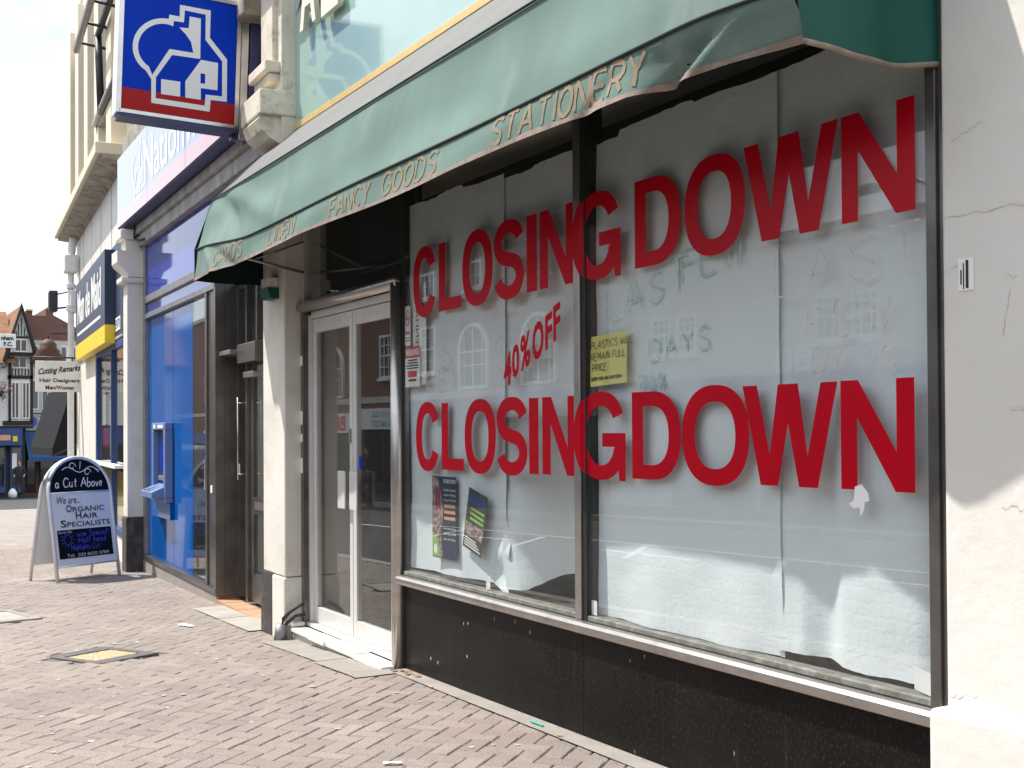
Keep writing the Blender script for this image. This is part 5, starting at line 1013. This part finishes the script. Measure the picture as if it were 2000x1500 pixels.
# ================================================================== PEOPLE
def person(name, label, loc, rz, height, top, legs, arm_pose=0.):
    s_ = height/1.75
    J_ = {'pel': (0, 0, .95, .15), 'spine': (0, .01, 1.15, .14), 'chest': (0, 0, 1.35, .155), 'neck': (0, -.01, 1.50, .055), 'head0': (0, -.02, 1.58, .075), 'head1': (0, -.03, 1.68, .085), 'head2': (0, -.02, 1.74, .06)}
    E_ = [('pel', 'spine'), ('spine', 'chest'), ('chest', 'neck'), ('neck', 'head0'), ('head0', 'head1'), ('head1', 'head2')]
    for k, sg in (('l', -1), ('r', 1)):
        J_.update({'sh'+k: (sg*.19, 0, 1.42, .062), 'el'+k: (sg*.25, .02, 1.14, .045), 'wr'+k: (sg*.22, -.12-arm_pose*.1, .94+arm_pose*.18, .030), 'ha'+k: (sg*.21, -.17-arm_pose*.12, .87+arm_pose*.2, .035),
                   'hi'+k: (sg*.10, 0, .90, .10), 'kn'+k: (sg*.11, -.03+sg*.04, .50, .062), 'an'+k: (sg*.11, .01+sg*.06, .09, .042), 'to'+k: (sg*.12, -.14+sg*.06, .035, .035)})
        E_ += [('chest', 'sh'+k), ('sh'+k, 'el'+k), ('el'+k, 'wr'+k), ('wr'+k, 'ha'+k), ('pel', 'hi'+k), ('hi'+k, 'kn'+k), ('kn'+k, 'an'+k), ('an'+k, 'to'+k)]
    ks = list(J_); me = bpy.data.meshes.new(name); me.from_pydata([tuple(c*s_ for c in J_[k][:3]) for k in ks], [(ks.index(a), ks.index(b_)) for a, b_ in E_], [])
    o = bpy.data.objects.new(name, me); col.objects.link(o); md = o.modifiers.new('skin', 'SKIN'); o.modifiers.new('sub', 'SUBSURF').levels = 2
    for i, k in enumerate(ks): r_ = J_[k][3]*s_; me.skin_vertices[0].data[i].radius = (r_, r_)
    me.skin_vertices[0].data[0].use_root = True
    dg = bpy.context.evaluated_depsgraph_get(); m2 = bpy.data.meshes.new_from_object(o.evaluated_get(dg)); bpy.data.objects.remove(o)
    for m_ in (top, legs, 'skin', 'cloth_dark'): m2.materials.append(MT[m_])
    for pg in m2.polygons:
        c = pg.center/s_; pg.use_smooth = True
        pg.material_index = 2 if c.z > 1.50 or (abs(c.x) > .17 and c.z < (1.0+arm_pose*.2) and c.z > .78 and c.y < -.1) else (3 if c.z < .09 else (1 if c.z < .98 else 0))
    root = empty(name, label, 'person', loc, rz)
    link_mesh('body', m2, None, root)
    h = B(); h.lathe([(.09*s_, -.02), (.098*s_, .04), (.085*s_, .10), (.04*s_, .13)], (0, .012, 1.665*s_), 14); h.build('hair', 'hair', root, True)
    return root
p1 = person('person', 'person in dark clothes standing outside the half-timbered house', (XF+2.4, 4.02, gz(XF)+.0), R(75), 1.62, 'cloth_dark', 'cloth_dark', .6)
p2 = person('person', 'person in a dark top across the road, seen reflected in the door', (-32.5, -13.3, gz(-32.5)+.0), R(190), 1.75, 'cloth_dark', 'cloth_blue', 1.)
bag = tag(B().lathe([(.10, 0), (.17, .05), (.19, .22), (.12, .36), (.05, .42)], (0, 0, 0), 10).build('carrier_bag', 'plastic_bag', None, True), 'white plastic bag on the ground by the half-timbered house', 'bag'); bag.location = (XF+2.5, 3.72, gz(XF)+.0)

# ================================================================== OPPOSITE SIDE OF THE STREET (mostly seen in the reflections)
ob = empty('opposite_brick_terrace', 'red brick terrace across the road with arched and sash windows over shops', 'building', (0, 0, 0), 0)
YO = -14.5
def gslab(nm, m_, x0, x1, y0, y1, z0, z1, parent): return box(nm, m_, parent, x0, x1, y0, y1, z0, z1)
box('wall', 'opp_brick', ob, -95, -19, YO-6, YO, -3, 9.2); box('parapet', 'stone_far', ob, -95.1, -18.9, YO-6, YO+.15, 9.2, 9.45); box('string_course', 'stone_far', ob, -95, -19, YO-.1, YO+.08, 2.45, 2.68)
def sash(par, xc, z0, w, h, arched=False, y=YO):
    if arched:
        o_ = arch(w/2, 0, h-w*.45, h); i_ = arch(w/2-.12, .1, h-w*.45, h-.12)
        me = loops_mesh('window', [[(xc-x, z0+z) for x, z in o_], [(xc-x, z0+z) for x, z in i_]], .12); fr = link_mesh('window', place(me, 0, y+.04, 0), 'frame_white', par)
        link_mesh('pane', place(loops_mesh('pane', [[(xc-x, z0+z) for x, z in i_]], .02), 0, y+.015, 0), 'glass_far', fr)
        b = B(); b.box(xc-.03, xc+.03, y+.03, y+.08, z0+.1, z0+h-.1); b.box(xc-w/2+.1, xc+w/2-.1, y+.031, y+.081, z0+h-w*.45-.04, z0+h-w*.45+.02); b.box(xc-w/2+.1, xc+w/2-.1, y+.032, y+.08, z0+h*.35, z0+h*.35+.04)
        for q in (-.3, .3): b.box(xc+q*w-.015, xc+q*w+.015, y+.033, y+.078, z0+.1, z0+h-w*.2)
        b.build('glazing_bars', 'frame_white', fr)
    else:
        fr = B(); t = .08
        fr.box(xc-w/2, xc-w/2+t, y, y+.08, z0, z0+h).box(xc+w/2-t, xc+w/2, y, y+.08, z0, z0+h).box(xc-w/2+t, xc+w/2-t, y, y+.08, z0, z0+t).box(xc-w/2+t, xc+w/2-t, y, y+.08, z0+h-t, z0+h).box(xc-w/2+t, xc+w/2-t, y, y+.075, z0+h*.5, z0+h*.5+.06)
        for q in (-.17, .17): fr.box(xc+q*w-.018, xc+q*w+.018, y, y+.06, z0+t, z0+h-t)
        for q in (.25, .75): fr.box(xc-w/2+t, xc+w/2-t, y, y+.058, z0+h*q, z0+h*q+.03)
        fr.box(xc-w/2-.1, xc+w/2+.1, y, y+.14, z0-.1, z0-.001); fr = fr.build('window', 'frame_white', par); box('pane', 'glass_far', fr, xc-w/2+t, xc+w/2-t, y+.005, y+.02, z0+t, z0+h-t)
for xc in (-51, -45, -38.6, -26.3, -22.3): sash(ob, xc, 2.72, 2.0, 2.1, True)
for xc in (-48, -42, -33.4, -29.6): sash(ob, xc, 3.35, 1.15, 1.6)
for xc in (-50, -44, -38.6, -33.4, -29.6, -26.3, -22.3): sash(ob, xc, 5.9, 1.15, 1.6)
SH = [(-94, -41.2, 'blue_fascia', None), (-41.2, -35.8, 'fwhite', ('BECK', 'red_print', -39.9, -37.0)), (-35.7, -31.6, 'fwhite', ('NATURAL\nREMEDIES', 'green_marker', -34.45, -32.6)), (-31.5, -24, 'navy_sign', None), (-24, -19.1, 'stone_far', None)]
for x0, x1, m_, tx in SH:
    g_ = gz((x0+x1)/2); box('shop_fascia', 'paper_white' if m_ == 'fwhite' else m_, ob, x0+.03, x1-.03, YO, YO+.22, g_+2.42, g_+3.2)
    w = box('shopfront', 'tar_brick', ob, x0+.15, x1-.15, YO, YO+.05, g_-.1, g_+2.41)
    n_ = max(2, int((x1-x0)/2)); dx = (x1-x0-.4)/n_
    for i in range(n_): box('pane', 'glass_far', w, x0+.2+dx*i+.06, x0+.2+dx*(i+1)-.06, YO+.051, YO+.06, g_+.45, g_+2.3)
    if tx:
        me = fit(text_mesh('shop_lettering', tx[0], .5, .01, .01, 0, 'CENTER'), 0, tx[3]-tx[2], g_+2.52, g_+3.1); me.transform(Matrix.Rotation(R(180), 4, 'Z')); link_mesh('shop_lettering', place(me, tx[3], YO+.23, 0), tx[1], ob)
ol = empty('opposite_low_building', 'low pale rendered building across the road with casement windows', 'building', (0, 0, 0), 0)
box('wall', 'stone_far', ol, -18.8, 16, YO-5, YO, -1, 5.4); box('coping', 'lintel', ol, -18.85, 16.1, YO-5, YO+.12, 5.4, 5.6); box('shop_fascia', 'blue_fascia', ol, -18.7, 15.8, YO, YO+.2, 2.05, 2.6)
for xc in (-16.5, -15.5, -10.9, -9.9, -6.5, -3, 1, 5, 9): sash(ol, xc, 3.2, .75, .95)
for xc in (-12.2, -11.6, -8.2): sash(ol, xc, 2.62, .5, .55, True)
for i in range(-1, 9): w = box('shopfront', 'tar_brick', ol, -13+3.1*i, -10.1+3.1*i, YO, YO+.05, -.4, 2.04); box('pane', 'glass_far', w, -12.9+3.1*i, -10.2+3.1*i, YO+.051, YO+.06, .25, 1.9)
oc = empty('unseen_sky_block', 'unseen tall brick block added across the road to block low sky on the right', 'building', (0, 0, 0), 0)  # out of view, added to cut low sky light on the window
box('wall', 'opp_brick', oc, 16.3, 60, YO-9, YO, -1, 11); box('parapet', 'stone_far', oc, 16.2, 60.1, YO-9, YO+.12, 11, 11.3); box('shopfront', 'tar_brick', oc, 16.5, 59.5, YO, YO+.1, 0, 2.8)
for xc in range(19, 58, 4): sash(oc, xc, 4.0, 1.2, 1.7); sash(oc, xc, 7.4, 1.2, 1.7)
sl = empty('street_lamp', 'tall grey street lamp across the road, reflected above the last letter N', 'street lamp', (-5.8, -11.6, gz(-5.8)), 0)
b = B(); b.tube([(0, 0, 0), (0, 0, 1.2)], .09, 12); b.tube([(0, 0, 1.2), (0, 0, 5.1)], .055, 10); b.build('column', 'steel_grey', sl, True); b = B(); b.tube([(0, 0, 5.1), (-.05, 0, 5.35), (-.3, 0, 5.48), (-1.2, 0, 5.52)], .035, 8); b.build('arm', 'steel_grey', sl, True)
b = B(); b.box(-1.75, -1.15, -.13, .13, 5.46, 5.60, bev=.04); b.build('lamp_head', 'steel_grey', sl)

# ================================================================== LITTER
def lit(name, me, m_, loc, rz, label, cat): o = link_mesh(name, me, m_); o.location = (loc[0], loc[1], gz(loc[0])+loc[2]); o.rotation_euler = (0, 0, rz); tag(o, label, cat, 'litter on the pavement'); return o
def scrap(w, d, s_): return B().grid(lambda a, b: ((a-.5)*w, (b-.5)*d*(1-.3*a), .006+.006*noise.noise(Vector((a*3, b*3, s_)))), 5, 4).mesh('paper_scrap')
lit('paper_scrap', scrap(.17, .07, 1), 'paper_white', (-2.93, -.58, .006), .3, 'torn white paper scrap on the bricks before the bank entrance', 'litter')
lit('paper_scrap', scrap(.24, .10, 2), 'paper_white', (-7.18, -.07, .006), .1, 'white paper scrap at the foot of the black plinth', 'litter')
lit('paper_scrap', scrap(.13, .06, 3), 'paper_white', (-7.15, -.76, .006), .5, 'small white paper scrap in front of the A-board', 'litter')
lit('paper_scrap', scrap(.08, .03, 4), 'paper_white', (1.95, -.95, .006), 1.1, 'thin white scrap on the nearest bricks', 'litter')
lit('drinking_straw', B().tube([(-.055, 0, .008), (.055, 0, .008)], .0045, 8).mesh('drinking_straw'), 'straw', (1.70, -.075, .008), .05, 'green plastic straw lying against the granite base', 'straw')
lit('cigarette_end', B().tube([(-.013, 0, .005), (.013, 0, .005)], .0042, 8).mesh('cigarette_end'), 'cigar', (1.95, -.10, .008), .9, 'cigarette end near the green straw', 'cigarette end')
lit('cigarette_end', B().tube([(-.013, 0, .005), (.013, 0, .005)], .0042, 8).mesh('cigarette_end'), 'cigar', (.62, -.12, .008), .2, 'cigarette end between the door and the green straw', 'cigarette end')
leaf_me = B().grid(lambda a, b: ((a-.5)*.06, (b-.5)*.035*math.sin(math.pi*min(1, a+.08)), .006+.008*abs(b-.5)+.006*a), 4, 4).mesh('dry_leaf')
for i, (x, y) in enumerate(((.10, -.06), (.16, -.05), (.21, -.075), (.30, -.06), (.07, -.10))):
    lit('dry_leaf', leaf_me, 'dryleaf', (x, y, .006), i*1.3, 'one of the curled dry leaves heaped at the foot of the door post', 'leaf')['group'] = 'dry leaves by the door post'
